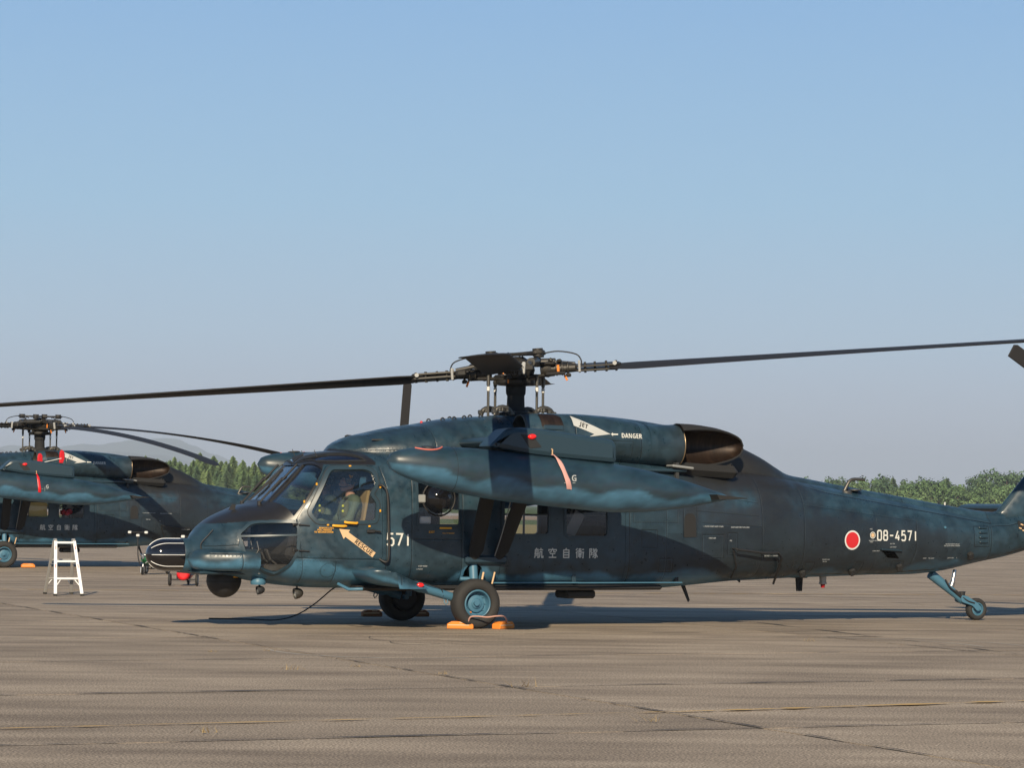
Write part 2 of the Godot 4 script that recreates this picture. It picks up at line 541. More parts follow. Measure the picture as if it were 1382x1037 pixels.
func paint_texture() -> void:
	var n1 := noise(3, 0.011, 4).get_image(2048, 512).get_data()
	var n2 := noise(8, 0.05, 3).get_image(2048, 512).get_data()
	var n3 := noise(21, 0.3, 2).get_image(2048, 512).get_data()
	var n4 := noise(57, 0.03, 2).get_image(2048, 512).get_data()
	px_paint.resize(2048 * 512 * 3); px_bump.resize(2048 * 512)
	px_bump.fill(140)
	px_rough.resize(2048 * 512)
	var glare := xy([-3.62,1.37, -3.2,1.40, -2.85,1.44, -2.45,1.455, -2.40,1.47, -1.985,2.195, -1.31,2.195, -1.30,2.24, -1.42,2.38, -1.64,2.43, -1.64,3.0, -3.62,3.0])
	for i in 2048:
		var x := (i + 0.5) / 2048.0 * 15.36 - 4.3
		var yw := along(WAVE, x)
		for j in 512:
			var o := j * 2048 + i
			var y := (1.0 - (j + 0.5) / 512.0) * 3.84
			var a := n1[o] / 255.0 - 0.5
			var b := n2[o] / 255.0 - 0.5
			var low := smoothstep(0.05, -0.04, y - yw - a * 0.10)
			var c := Vector3(0.0172, 0.0385, 0.0555).lerp(Vector3(0.051, 0.144, 0.225), low)
			var blot := smoothstep(.08, .2, n4[o] / 255.0 - .5) * .35 - smoothstep(.1, .22, .5 - n4[o] / 255.0) * .3
			c *= 1.0 + a * 0.5 + b * 0.3 + blot * (1.0 - low) * .55 + (n3[o] / 255.0 - 0.5) * 0.14
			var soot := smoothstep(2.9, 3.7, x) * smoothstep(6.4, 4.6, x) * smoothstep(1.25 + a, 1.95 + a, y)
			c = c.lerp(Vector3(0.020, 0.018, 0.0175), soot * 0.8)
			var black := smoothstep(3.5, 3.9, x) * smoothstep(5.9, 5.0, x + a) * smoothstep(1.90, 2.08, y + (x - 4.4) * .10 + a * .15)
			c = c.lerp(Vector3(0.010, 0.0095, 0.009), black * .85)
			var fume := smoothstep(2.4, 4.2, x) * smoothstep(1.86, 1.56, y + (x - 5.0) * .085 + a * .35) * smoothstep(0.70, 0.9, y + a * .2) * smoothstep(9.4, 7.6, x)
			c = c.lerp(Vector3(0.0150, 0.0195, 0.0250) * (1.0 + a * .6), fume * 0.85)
			if x < -1.25 and y > 1.35 and Geometry2D.is_point_in_polygon(Vector2(x, y), glare): c = Vector3(0.0150, 0.0142, 0.0145) * (1.0 + b * 0.3)
			var ro := lerpf(.37 + b * .3 + low * .06, .6, maxf(black, soot * .5))
			if x < -1.25 and c.x > c.z: ro = .36
			px_rough[o] = clampi(int(ro * 255), 0, 255)
			var s := Color(c.x, c.y, c.z).linear_to_srgb()
			px_paint[o * 3] = int(s.r * 255.0 + 0.5); px_paint[o * 3 + 1] = int(s.g * 255.0 + 0.5); px_paint[o * 3 + 2] = int(s.b * 255.0 + 0.5)
	# neighbouring panels differ a little in tone
	rng.seed = 909
	for q in [[-1.3,2.42,-.4,2.9], [-.4,2.42,.2,2.95], [.2,2.42,.81,2.98], [1.63,2.25,2.05,3.0], [2.05,2.25,2.62,3.0], [2.64,2.2,2.82,3.0], [2.84,2.2,3.4,3.0], [-1.2,1.2,-.84,2.2], [-.84,.6,-.1,1.2], [-.1,.6,.44,2.2], [2.42,.6,3.0,1.4], [2.42,1.4,3.0,2.2], [3.02,.7,3.6,1.3], [3.02,1.3,3.6,2.0], [3.6,.7,4.66,1.4], [3.6,1.4,4.66,1.9], [4.66,.7,5.42,1.3], [4.66,1.3,5.42,2.0], [5.42,.7,6.1,1.7], [6.1,.7,6.75,1.7], [6.75,.8,7.5,1.6], [7.5,.9,8.1,1.5], [8.1,.9,8.95,1.4], [8.97,1.0,10,1.43], [6.0,1.8,7.45,2.1], [7.45,1.6,8.97,1.9], [-3.1,.6,-2.4,1.0], [-2.4,.6,-1.9,.92], [-1.9,.6,-1.25,.92]]:
		var f := rng.randf_range(-.13, .13)
		for i in range(int((q[0] + 4.3) / .0075), int((q[2] + 4.3) / .0075)):
			for j in range(int((3.84 - q[3]) / .0075), int((3.84 - q[1]) / .0075)):
				var k := (j * 2048 + clampi(i, 0, 2047)) * 3
				for e in 3: px_paint[k + e] = clampi(int(px_paint[k + e] * (1.0 + f)), 0, 255)
	# panel seams, access covers, rivet rows
	seam([4.66,2.16, 4.66,.62]); seam([5.42,1.95, 5.42,.66]); seam([7.52,1.5, 7.50,1.05, 7.44,.86]); seam([8.95,1.42, 8.95,.93])
	seam([5.6,1.985, 5.95,1.90, 8.97,1.47], 0.95, false); seam([6.02,2.2, 6.02,1.9]); seam([7.45,1.95, 7.45,1.7]); seam([8.97,1.7, 8.97,1.47])
	seam([5.5,.70, 7.3,.74, 8.4,.80, 8.95,.93, 10.2,1.24], 0.95, false); seam([5.42,1.72, 7.5,1.5], 0.25)
	seam([8.97,1.43, 9.3,1.44, 10.6,1.7]); seam([2.42,2.2, 2.42,.52]); seam([3.02,2.2, 3.02,.55], 0.4)
	frame_seam(3.30,1.25, 3.52,1.70); frame_seam(3.62,.96, 3.98,1.28); frame_seam(4.06,1.0, 4.22,1.3); frame_seam(2.62,1.1, 2.86,1.34); frame_seam(2.9,.76, 3.12,.94)
	frame_seam(2.48,1.45, 3.2,1.98, .35); seam([3.3,1.9, 4.6,1.74], .3); seam([3.5,1.62, 4.6,1.55], .25); seam([3.6,1.45, 4.66,1.4], .25)
	seam([-1.27,2.18, -1.2,1.9, -1.2,.6], .5); seam([-.84,2.2, -.84,.6], .5); seam([-.1,2.2, -.1,.62], .4); seam([-2.42,.94, -1.2,.92], .35); seam([-3.5,.99, -3.1,.99, -3.1,.72], .5); seam([-3.1,1.3, -3.14,1.1, -3.5,1.08], .5)
	seam([-2.42,1.45, -2.3,.6], .3); seam([-1.9,.62, -1.9,.9], .35); seam([-.8,1.2, -.1,1.2], .3); seam([.82,2.94, .80,2.4], .9); seam([2.62,2.95, 2.66,2.25]); seam([2.80,2.9, 2.84,2.25], .9); seam([1.62,2.98, 1.64,2.3], .9)
	frame_seam(2.0,2.36, 2.5,2.58, .25); seam([-1.6,2.40, .8,2.40], .6); seam([-.4,2.8, -.36,2.42], .35); frame_seam(8.62,1.12, 8.9,1.42); frame_seam(7.1,.72, 7.3,.9); frame_seam(5.5,.72, 5.66,.88); frame_seam(6.42,.72, 6.56,.88)
	seam([6.75,1.62, 6.75,.72], .18); seam([-3.0,2.0, -1.3,2.42], 0.0)
	# circular filler cap on the lower nose
	for k in 60:
		var an := TAU * k / 60
		ink(-1.99 + cos(an) * .1, .78 + sin(an) * .095, 10, 20, 26, .6, -40)
	# streaks of grime running down and aft
	rng.seed = 77
	for k in 260:
		var x0 := rng.randf_range(-3.2, 9.0)
		var y0 := rng.randf_range(.6, 2.3)
		var ln := rng.randf_range(.05, .3)
		var al := rng.randf_range(.05, .22)
		var li := rng.randf() < .35
		for i in int(ln / .0075):
			var u := i * .0075
			ink(x0 + u * .25, y0 - u, 92 if li else 10, 104 if li else 14, 110 if li else 18, al * (1 - u / ln))

func blade_grass(seed_: int) -> void:
	pass

func tile(seed_: int, w: int, f: Callable) -> ImageTexture:
	var img := Image.create(w, w, false, Image.FORMAT_RGB8)
	for j in w:
		for i in w: img.set_pixel(i, j, f.call(i, j))
	img.generate_mipmaps()
	return ImageTexture.create_from_image(img)

func ramp_noise(seed_: int, freq: float, oct: int, w: int, lo: Color, hi: Color, mid := 0.5) -> NoiseTexture2D:
	var t := NoiseTexture2D.new()
	t.width = w; t.height = w; t.seamless = true; t.seamless_blend_skirt = 0.2
	t.noise = noise(seed_, freq, oct)
	var g := Gradient.new()
	g.set_color(0, lo); g.set_color(1, hi)
	if mid < 0.0:
		g.set_offset(0, .33); g.set_offset(1, .67)
	else: g.add_point(mid, lo.lerp(hi, 0.5))
	t.color_ramp = g
	return t

func setup() -> void:
	# camera: long lens, eye height, tilted up a little
	var cam := Camera3D.new()
	cam.name = "camera"
	cam.fov = rad_to_deg(2.0 * atan(518.5 / 3858.0))
	cam.near = 0.5
	cam.far = 20000.0
	cam.transform = Transform3D(Basis(Vector3.RIGHT, atan((682.0 - 518.5) / 3858.0)) * Basis(Vector3(0, 0, 1), 0.01), Vector3(0, 1.675, 0))
	add_child(cam)
	cam.current = true
	# sky: clear late-afternoon gradient
	var img := Image.create(512, 1024, false, Image.FORMAT_RGBF)
	for j in 1024:
		var el := 90.0 - (j + 0.5) / 1024.0 * 180.0
		var c: Color
		var K := [[-90.0, Color(.20, .19, .18)], [-1.0, Color(.36, .36, .38)], [0.5, SKY[0]], [2.0, SKY[1]], [3.4, SKY[2]], [6.0, SKY[3]], [10.2, SKY[4]], [25.0, Color(.085, .20, .40)], [50.0, Color(.038, .095, .21)], [90.0, Color(.026, .062, .145)]]
		for k in K.size() - 1:
			if el >= K[k][0] and el <= K[k + 1][0]:
				var u: float = (el - K[k][0]) / (K[k + 1][0] - K[k][0])
				c = (K[k][1] as Color).lerp(K[k + 1][1], u)
		for i in 512: img.set_pixel(i, j, c)
	var sm := PanoramaSkyMaterial.new()
	sm.panorama = ImageTexture.create_from_image(img)
	var sky := Sky.new()
	sky.sky_material = sm
	var env := Environment.new()
	env.background_mode = Environment.BG_SKY
	env.sky = sky
	env.tonemap_mode = Environment.TONE_MAPPER_LINEAR
	env.tonemap_exposure = 1.25
	env.ambient_light_source = Environment.AMBIENT_SOURCE_SKY
	env.sdfgi_enabled = true; env.ssao_enabled = true; env.ssil_enabled = true
	env.fog_enabled = FOG > 0.0
	env.fog_density = FOG
	env.fog_light_color = Color(0.89, 0.94, 1.0)
	var we := WorldEnvironment.new()
	we.name = "environment"
	we.environment = env
	add_child(we)
	# low sun behind the camera
	var sun := DirectionalLight3D.new()
	sun.name = "sun"
	sun.light_color = Color(1.0, 0.93, 0.81)
	sun.light_energy = 1.6
	sun.light_angular_distance = 0.53
	sun.shadow_enabled = true
	add_child(sun)
	sun.look_at_from_position(Vector3.ZERO, SUN_DIR)

const SKY := [Color(0.406, 0.432, 0.507), Color(0.388, 0.458, 0.555), Color(0.357, 0.480, 0.603), Color(0.287, 0.463, 0.630), Color(0.216, 0.388, 0.617)]
const FOG := 0.00015
const SUN_DIR := Vector3(.14, -.856, -1.6)

func materials() -> void:
	paint_texture()
	var pi := Image.create_from_data(2048, 512, false, Image.FORMAT_RGB8, px_paint)
	var bi := Image.create_from_data(2048, 512, false, Image.FORMAT_L8, px_bump)
	var pm := mat(Color.WHITE, 0.46)
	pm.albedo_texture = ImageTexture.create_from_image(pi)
	pm.roughness = 1.0
	pm.roughness_texture = ImageTexture.create_from_image(Image.create_from_data(2048, 512, false, Image.FORMAT_L8, px_rough))
	pm.roughness_texture_channel = BaseMaterial3D.TEXTURE_CHANNEL_RED
	pm.heightmap_enabled = true
	pm.heightmap_texture = ImageTexture.create_from_image(bi)
	pm.heightmap_scale = 0.9
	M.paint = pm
	M.tank = mat(Color.WHITE, 0.4)
	M.tank.vertex_color_use_as_albedo = true
	M.body = mat(Color.WHITE, 0.75)
	M.body.vertex_color_use_as_albedo = true
	M.dark = mat(lin(.0172, .0385, .0555), 0.4)
	M.blue = mat(lin(.055, .150, .225), 0.48)
	M.black = mat(lin(.016, .016, .017), 0.6)
	M.gloss = mat(lin(.008, .008, .010), 0.08)
	M.gloss.clearcoat_enabled = true; M.gloss.clearcoat = 0.6; M.gloss.clearcoat_roughness = 0.05
	M.matt = mat(lin(.013, .013, .0135), 0.85)
	M.rubber = mat(lin(.022, .021, .020), 0.8)
	M.tread = mat(lin(.030, .028, .027), 0.9)
	M.seal = mat(lin(.012, .013, .014), 0.7)
	M.blade = mat(lin(.022, .021, .022), 0.62, 0.0, 0.3)
	M.blade_tip = mat(lin(.10, .09, .075), 0.5)
	M.metal = mat(lin(.42, .42, .42), 0.3, 0.9)
	M.steel = mat(lin(.10, .095, .085), 0.45, 0.7)
	M.rotor = mat(lin(.035, .032, .028), 0.5, 0.35)
	M.bronze = mat(lin(.42, .30, .18), 0.35, 0.8)
	M.exhaust = mat(lin(.050, .034, .026), 0.52, 0.45)
	var en := ramp_noise(5, 0.02, 4, 256, Color(.35, .3, .28), Color(1, .95, .9))
	M.exhaust.albedo_texture = en
	M.exhaust.uv1_triplanar = true; M.exhaust.uv1_scale = Vector3(3, .4, .4)
	M.white = mat(lin(.62, .62, .60), 0.6)
	M.grey_print = mat(lin(.33, .35, .36), 0.7)
	M.bright_print = mat(lin(.60, .60, .56), 0.65)
	M.red = mat(lin(.55, .018, .022), 0.5)
	M.orange = mat(lin(.72, .21, .022), 0.7)
	M.yellow = mat(lin(.75, .36, .02), 0.5)
	M.tan = mat(lin(.62, .42, .24), 0.7)
	M.pink = mat(lin(.56, .30, .27), 0.85)
	M.ink = mat(lin(.015, .015, .016), 0.7)
	M.redprint = mat(lin(.55, .14, .11), 0.7)
	M.lamp = mat(lin(.6, .02, .02), 0.15)
	M.lamp.emission_enabled = true; M.lamp.emission = Color(1, .05, .04); M.lamp.emission_energy_multiplier = 0.28
	M.red_glass = mat(lin(.30, .01, .015), 0.12)
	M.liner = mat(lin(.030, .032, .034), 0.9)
	M.grey = mat(lin(.22, .23, .23), 0.7)
	M.fleece = mat(lin(.27, .20, .09), 0.95)
	M.arrow = mat(lin(.44, .45, .44), 0.65)
	M.tape = mat(lin(.36, .36, .35), 0.6)
	M.glass = mat(Color(lin(.03, .05, .08), 0.10), 0.02)
	M.glass.transparency = BaseMaterial3D.TRANSPARENCY_ALPHA
	M.tint = mat(Color(lin(.010, .016, .028), 0.16), 0.02)
	M.tint.transparency = BaseMaterial3D.TRANSPARENCY_ALPHA
	M.roof_glass = mat(Color(lin(.008, .012, .03), 0.75), 0.05)
	M.roof_glass.transparency = BaseMaterial3D.TRANSPARENCY_ALPHA
	M.bubble = mat(Color(lin(.010, .010, .012), 0.62), 0.07)
	M.bubble.transparency = BaseMaterial3D.TRANSPARENCY_ALPHA
	M.lens = mat(lin(.5, .53, .56), 0.08, 0.6)
	M.alu = mat(lin(.84, .84, .83), 0.45, 0.1)
	M.alu_dark = mat(lin(.34, .33, .31), 0.5, 0.4)
	M.green = mat(lin(.015, .16, .06), 0.35)
	M.red_paint = mat(lin(.62, .012, .018), 0.4)
	M.rope = mat(lin(.45, .25, .20), 0.9)
	M.shaded_orange = mat(lin(.22, .085, .03), 0.85)  # the chock orange darkened, shade of the far wheels put into the colour
	M.hole = mat(lin(.003, .003, .003), 1.0, 0.0, 0.0)
	M.bark = mat(lin(.07, .05, .035), 0.95)

# ---------------------------------------------------------------- the helicopter
var FUS := Loft.new()
var COWL := Loft.new()
var SPINE := Loft.new()
var NAC := Loft.new()

func lofts() -> void:
	FUS.k = [
		[-3.60,.76,1.19,.97,.215,2.0,2.0], [-3.52,.74,1.30,.98,.36,2.2,2.2], [-3.33,.71,1.452,1.0,.58,2.4,2.3], [-3.07,.68,1.575,1.03,.76,2.6,2.4],
		[-2.90,.65,1.64,1.05,.85,2.8,2.5], [-2.70,.61,1.685,1.08,.93,3.0,2.7], [-2.55,.59,1.80,1.10,.98,3.1,3.0], [-2.35,.56,1.985,1.12,1.04,3.3,3.3],
		[-2.15,.54,2.19,1.14,1.085,3.4,3.4], [-2.0,.53,2.305,1.15,1.11,3.5,3.5], [-1.8,.525,2.375,1.15,1.135,3.6,3.8], [-1.4,.52,2.40,1.16,1.16,3.8,4.2],
		[-0.5,.51,2.40,1.16,1.18,4.0,4.4], [1.5,.50,2.40,1.16,1.18,4.0,4.4], [2.6,.495,2.39,1.16,1.165,4.0,4.2], [3.2,.51,2.35,1.17,1.12,3.8,3.6],
		[3.8,.55,2.28,1.20,1.05,3.4,3.2], [4.4,.60,2.23,1.25,.97,3.2,2.9], [5.0,.625,2.18,1.29,.88,3.0,2.7], [5.5,.645,2.09,1.30,.79,2.8,2.6],
		[6.2,.665,1.99,1.29,.68,2.7,2.5], [7.0,.69,1.86,1.26,.56,2.6,2.4], [7.7,.70,1.76,1.24,.46,2.5,2.3], [8.2,.75,1.68,1.22,.39,2.4,2.3],
		[8.8,.87,1.59,1.24,.31,2.3,2.2], [9.4,.98,1.60,1.30,.24,2.2,2.2], [10.0,1.14,1.75,1.44,.19,2.2,2.2], [10.6,1.34,1.90,1.60,.12,2.0,2.0]]
	COWL.k = [
		[-1.66,2.28,2.385,2.33,.10,2,2], [-1.62,2.28,2.44,2.33,.26,2,2.0], [-1.55,2.28,2.50,2.33,.40,2,2.2], [-1.37,2.28,2.583,2.33,.58,2,2.4], [-1.03,2.28,2.668,2.34,.74,2,2.6],
		[-0.7,2.28,2.74,2.34,.82,2,2.6], [-0.35,2.28,2.793,2.34,.87,2,2.6], [.1,2.28,2.876,2.34,.90,2,2.6], [.82,2.28,2.931,2.34,.92,2,2.8]]
	SPINE.k = [
		[.80,2.28,2.935,2.36,.60,2,2.8], [1.3,2.28,2.958,2.36,.56,2,2.8], [2.0,2.28,2.982,2.36,.52,2,2.8], [2.9,2.2,2.93,2.36,.50,2,2.8], [3.4,2.1,2.87,2.34,.48,2,2.6],
		[4.0,2.0,2.78,2.28,.46,2,2.4], [4.5,1.9,2.64,2.2,.42,2,2.2], [4.81,1.9,2.53,2.16,.40,2,2.0], [5.09,1.9,2.405,2.1,.36,2,2], [5.3,1.85,2.287,2.03,.32,2,2], [5.51,1.8,2.18,1.97,.27,2,2], [5.87,1.75,2.113,1.92,.24,2,2],
		[6.75,1.6,1.972,1.80,.21,2,2.2], [7.5,1.5,1.861,1.69,.19,2,2.2], [8.25,1.4,1.746,1.58,.17,2,2.2], [8.96,1.3,1.654,1.48,.15,2,2.2], [9.3,1.3,1.635,1.48,.14,2,2.2]]
	NAC.zc = .76
	NAC.k = [
		[.92,2.44,2.93,2.685,.25,2,2], [1.2,2.41,2.955,2.68,.29,2,2], [1.6,2.34,2.955,2.645,.325,2.1,2.1], [2.1,2.30,2.935,2.615,.34,2.2,2.2], [2.62,2.26,2.875,2.57,.335,2.2,2.2],
		[2.82,2.255,2.835,2.55,.315,2.1,2.1], [3.2,2.25,2.835,2.545,.305,2,2], [3.34,2.25,2.845,2.547,.300,2,2]]

func window(h: Node3D, called: String, poly: PackedVector2Array, xs: Array, vs: Array, rim: float, glass: Material, seal: Material, label := "") -> void:
	for s in [1, -1]:
		var f := Buf.new()
		skin(f, FUS, xs, vs, [onto(FUS, inset(poly, 0.012))], onto(FUS, grown(poly, rim)), 0.006)
		reveal(f, FUS, onto(FUS, inset(poly, 0.012)), 0.006, -0.035)
		reveal(f, FUS, onto(FUS, grown(poly, rim)), 0.006, -0.004)
		var g := Buf.new()
		skin(g, FUS, xs, vs, [], onto(FUS, inset(poly, 0.004)), -0.014)
		var o := part(called, f if s > 0 else f.mirror(), seal, h, label)
		part("pane", g if s > 0 else g.mirror(), glass, o)

func both(called: String, b: Buf, m: Material, h: Node3D, label := "") -> Array:
	return [part(called, b, m, h, label), part(called, b.mirror(), m, h, label)]

func airfoil(c: float, t: float, n := 14) -> PackedVector2Array:
	var o := PackedVector2Array()
	for i in n * 2:
		var a := TAU * i / (n * 2)
		var x := 0.5 - 0.5 * cos(a)
		o.append(Vector2(x * c, signf(sin(a)) * t * 10.0 * (0.2969 * sqrt(x) - 0.126 * x - 0.3516 * x * x + 0.2843 * x ** 3 - 0.1036 * x ** 4)))
	return o

func make_fuselage(h: Node3D) -> void:
	var xs := span(-3.60, 4.0, 118)
	xs.append_array(span(4.0, 10.6, 60).slice(1))
	var vs := span(-1.0, 1.0, 44)
	var door := rounded([Vector2(-2.432,.95), Vector2(-1.255,.93), Vector2(-1.268,1.85), Vector2(-1.31,2.185), Vector2(-1.96,2.19), Vector2(-2.425,1.47)], .05)
	var door_win := rounded([Vector2(-2.255,1.545), Vector2(-2.15,1.425), Vector2(-1.36,1.44), Vector2(-1.335,1.68), Vector2(-1.43,1.80), Vector2(-1.335,1.94), Vector2(-1.37,2.10), Vector2(-1.47,2.145), Vector2(-1.91,2.135), Vector2(-1.97,2.07)], .05)
	var gun := rounded([Vector2(-.76,1.395), Vector2(-.14,1.395), Vector2(-.14,2.08), Vector2(-.76,2.08)], .04)
	var cab := rounded([Vector2(.46,.64), Vector2(2.36,.64), Vector2(2.36,2.16), Vector2(.46,2.16)], .05)
	var w3 := rounded([Vector2(.50,1.27), Vector2(1.19,1.27), Vector2(1.19,1.80), Vector2(.50,1.80)], .07)
	var w4 := rounded([Vector2(1.43,1.245), Vector2(2.085,1.245), Vector2(2.085,1.80), Vector2(1.43,1.80)], .07)
	var chin := rounded([Vector2(-3.125,1.25), Vector2(-2.97,1.395), Vector2(-2.86,1.415), Vector2(-2.46,1.42), Vector2(-2.41,1.36), Vector2(-2.395,1.2), Vector2(-2.42,1.02), Vector2(-2.50,.84), Vector2(-2.65,.71), Vector2(-2.80,.76), Vector2(-2.95,.87), Vector2(-3.05,.99)], .05)
	var brow := rounded([Vector2(-2.14,2.235), Vector2(-2.0,2.31), Vector2(-1.83,2.35), Vector2(-1.66,2.352), Vector2(-1.50,2.32), Vector2(-1.42,2.25), Vector2(-1.8,2.24)], .03)
	var arch := rounded([Vector2(-.06,.63), Vector2(.21,.63), Vector2(.21,.80), Vector2(.13,.88), Vector2(.02,.88), Vector2(-.06,.78)], .04)
	var ws_mid := PackedVector2Array([Vector2(-2.65, 1.0), Vector2(-2.65, FUS.v_of_z(-2.65, .41)), Vector2(-2.15, FUS.v_of_z(-2.15, .32)), Vector2(-2.15, 1.0)])
	var ws_side := dense(PackedVector2Array([Vector2(-2.64, FUS.v_of_z(-2.64, .49)), Vector2(-2.57, FUS.v_of_z(-2.57, .75)), Vector2(-2.455, FUS.v_of_y(-2.455, 1.50)), Vector2(-2.02, FUS.v_of_y(-2.02, 2.12)), Vector2(-2.13, FUS.v_of_z(-2.13, .40))]), .1)
	var cuts := [onto(FUS, door), onto(FUS, gun), onto(FUS, cab), onto(FUS, chin), onto(FUS, brow), onto(FUS, arch), ws_mid, ws_side]
	var b := Buf.new()
	skin(b, FUS, xs, vs, cuts)
	for q in [door, gun, cab, arch]: reveal(b, FUS, onto(FUS, q), 0.0, -0.06)
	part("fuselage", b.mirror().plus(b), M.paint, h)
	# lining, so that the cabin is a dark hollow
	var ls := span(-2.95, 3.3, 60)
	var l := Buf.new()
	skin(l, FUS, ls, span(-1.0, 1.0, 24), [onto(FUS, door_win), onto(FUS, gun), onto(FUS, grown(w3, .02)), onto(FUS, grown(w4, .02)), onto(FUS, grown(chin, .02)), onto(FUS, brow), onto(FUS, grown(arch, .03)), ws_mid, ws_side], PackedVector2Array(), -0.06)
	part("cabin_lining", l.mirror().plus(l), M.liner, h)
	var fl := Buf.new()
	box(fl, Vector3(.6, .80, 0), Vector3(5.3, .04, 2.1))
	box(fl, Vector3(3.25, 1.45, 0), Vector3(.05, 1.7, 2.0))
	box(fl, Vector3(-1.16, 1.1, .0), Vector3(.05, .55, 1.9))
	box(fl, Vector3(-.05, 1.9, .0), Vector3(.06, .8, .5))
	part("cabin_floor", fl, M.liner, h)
	# cockpit doors
	for s in [1, -1]:
		var d := Buf.new()
		skin(d, FUS, span(-2.46, -1.24, 24), vs, [onto(FUS, door_win)], onto(FUS, inset(door, .005)), 0.002)
		reveal(d, FUS, onto(FUS, inset(door, .005)), .002, -.03)
		reveal(d, FUS, onto(FUS, door_win), .002, -.03)
		var dm := part("cockpit_door", d if s > 0 else d.mirror(), M.paint, h)
		var f := Buf.new()
		skin(f, FUS, span(-2.35, -1.25, 24), vs, [onto(FUS, inset(door_win, .012))], onto(FUS, grown(door_win, .035)), .012)
		reveal(f, FUS, onto(FUS, inset(door_win, .012)), .012, -.03)
		reveal(f, FUS, onto(FUS, grown(door_win, .035)), .012, 0.0)
		part("window_frame", f if s > 0 else f.mirror(), M.dark, dm)
		var sl := Buf.new()
		skin(sl, FUS, span(-2.35, -1.25, 24), vs, [onto(FUS, grown(door_win, .036))], onto(FUS, grown(door_win, .046)), .005)
		part("window_seal", sl if s > 0 else sl.mirror(), M.seal, dm)
		var g := Buf.new()
		skin(g, FUS, span(-2.35, -1.25, 16), span(-.4, 1, 20), [], onto(FUS, door_win), -.012)
		skin(g, FUS, span(-2.35, -1.25, 16), span(-.4, 1, 20), [], onto(FUS, door_win), -.020)
		part("window_pane", g if s > 0 else g.mirror(), M.glass, dm)
		var hd := Buf.new()
		box(hd, FUS.side(-1.43, 1.305, .02), Vector3(.12, .05, .035), Basis(), .012)
		rod(hd, FUS.side(-1.38, 1.31, .045), FUS.side(-1.30, 1.30, .045), .012)
		part("door_handle", hd if s > 0 else hd.mirror(), M.black, dm)
		for y in [1.385, 1.045]:
			var hg := Buf.new()
			box(hg, FUS.side(-2.44, y, .015), Vector3(.09, .035, .03), Basis(Vector3.UP, .35), .008)
			rod(hg, FUS.side(-2.40, y, .03), FUS.side(-2.26, y - .01, .018), .008)
			part("hinge", hg if s > 0 else hg.mirror(), M.black, dm)
		if s > 0:
			for q in [[-2.02,1.385,.03,.022], [-1.78,1.372,.035,.02], [-1.45,1.372,.03,.025], [-2.31,1.69,.022,.035], [-2.13,1.925,.022,.035], [-1.67,2.172,.035,.02], [-1.292,1.90,.022,.035], [-1.30,1.58,.022,.035]]:
				var yb := Buf.new()
				box(yb, FUS.side(q[0], q[1], .010), Vector3(q[2], q[3], .02), Basis(), .004)
				part("yellow_tab", yb, M.yellow, dm)
			var rl := Buf.new()
			var p0 := FUS.side(-1.95, 1.375, .03)
			tube(rl, [FUS.side(-1.96, 1.378, .02), FUS.side(-1.93, 1.374, .035), FUS.side(-1.82, 1.37, .035), FUS.side(-1.79, 1.372, .02)], .018)
			part("release_bar", rl, M.yellow, dm)
			var rl2 := Buf.new()
			tube(rl2, [FUS.side(-1.80, 1.425, .03), FUS.side(-1.77, 1.418, .06), FUS.side(-1.65, 1.41, .06), FUS.side(-1.63, 1.415, .03)], .018)
			part("release_handle", rl2, M.yellow, dm)
			# RESCUE arrow
			var ar := Buf.new()
			var a0 := Vector2(-1.868, 1.335)
			var dirv := Vector2(.815, -.58).normalized()
			var pts := [Vector2(0, 0), Vector2(.13, .072), Vector2(.13, .036), Vector2(.60, .036), Vector2(.60, -.036), Vector2(.13, -.036), Vector2(.13, -.072)]
			var at := func(q: Vector3, lift: float) -> Vector3:
				var w := a0 + dirv * q.x + Vector2(-dirv.y, dirv.x) * q.y
				return FUS.side(w.x, w.y, lift)
			var pp := PackedVector2Array(pts)
			var id := Geometry2D.triangulate_polygon(pp)
			var fine := [[0,1,6], [2,3,4,5]]
			for k in 8:
				var u0 := lerpf(.13, .60, k / 8.0)
				var u1 := lerpf(.13, .60, (k + 1) / 8.0)
				ar.quad(at.call(Vector3(u0, .038, 0), .007), at.call(Vector3(u1, .038, 0), .007), at.call(Vector3(u1, -.038, 0), .007), at.call(Vector3(u0, -.038, 0), .007), Vector3(0, 0, 1))
			ar.flat(at.call(Vector3(0, 0, 0), .007), at.call(Vector3(.13, .075, 0), .007), at.call(Vector3(.13, -.075, 0), .007), Vector3(0, 0, 1))
			part("rescue_arrow", ar, M.tan, dm)
			var tx := Buf.new()
			print_on(tx, "RESCUE", .062, func(q: Vector3) -> Vector3: return at.call(Vector3(q.x + .27, q.y, 0), .010))
			part("lettering", tx, M.ink, dm)
			var fine_print := Buf.new()
			for r in [[-2.14, 1.345, "REMOVE LOCK"], [-2.16, 1.318, "PULL HANDLE"], [-2.20, 1.29, "TO RELEASE DOOR"]]: print_on(fine_print, r[2], .022, func(q: Vector3) -> Vector3: return FUS.side(r[0] + q.x, r[1] + q.y, .006))
			part("small_lettering", fine_print, M.yellow, dm)
	# gunner's window with a bubble, chin window, roof window, windscreens
	window(h, "observer_window", gun, span(-.84, -.06, 14), vs, .02, M.glass, M.dark)
	window(h, "chin_window", chin, span(-3.2, -2.3, 24), vs, .022, M.glass, M.dark)
	window(h, "roof_window", brow, span(-2.25, -1.3, 18), span(.3, 1.0, 24), .012, M.roof_glass, M.seal)
	var bar := Buf.new()
	skin(bar, FUS, span(-3.13, -2.38, 20), vs, [], onto(FUS, xy([-3.128,1.235, -2.396,1.262, -2.396,1.238, -3.122,1.212])), .01)
	both("window_bar", bar, M.dark, h)
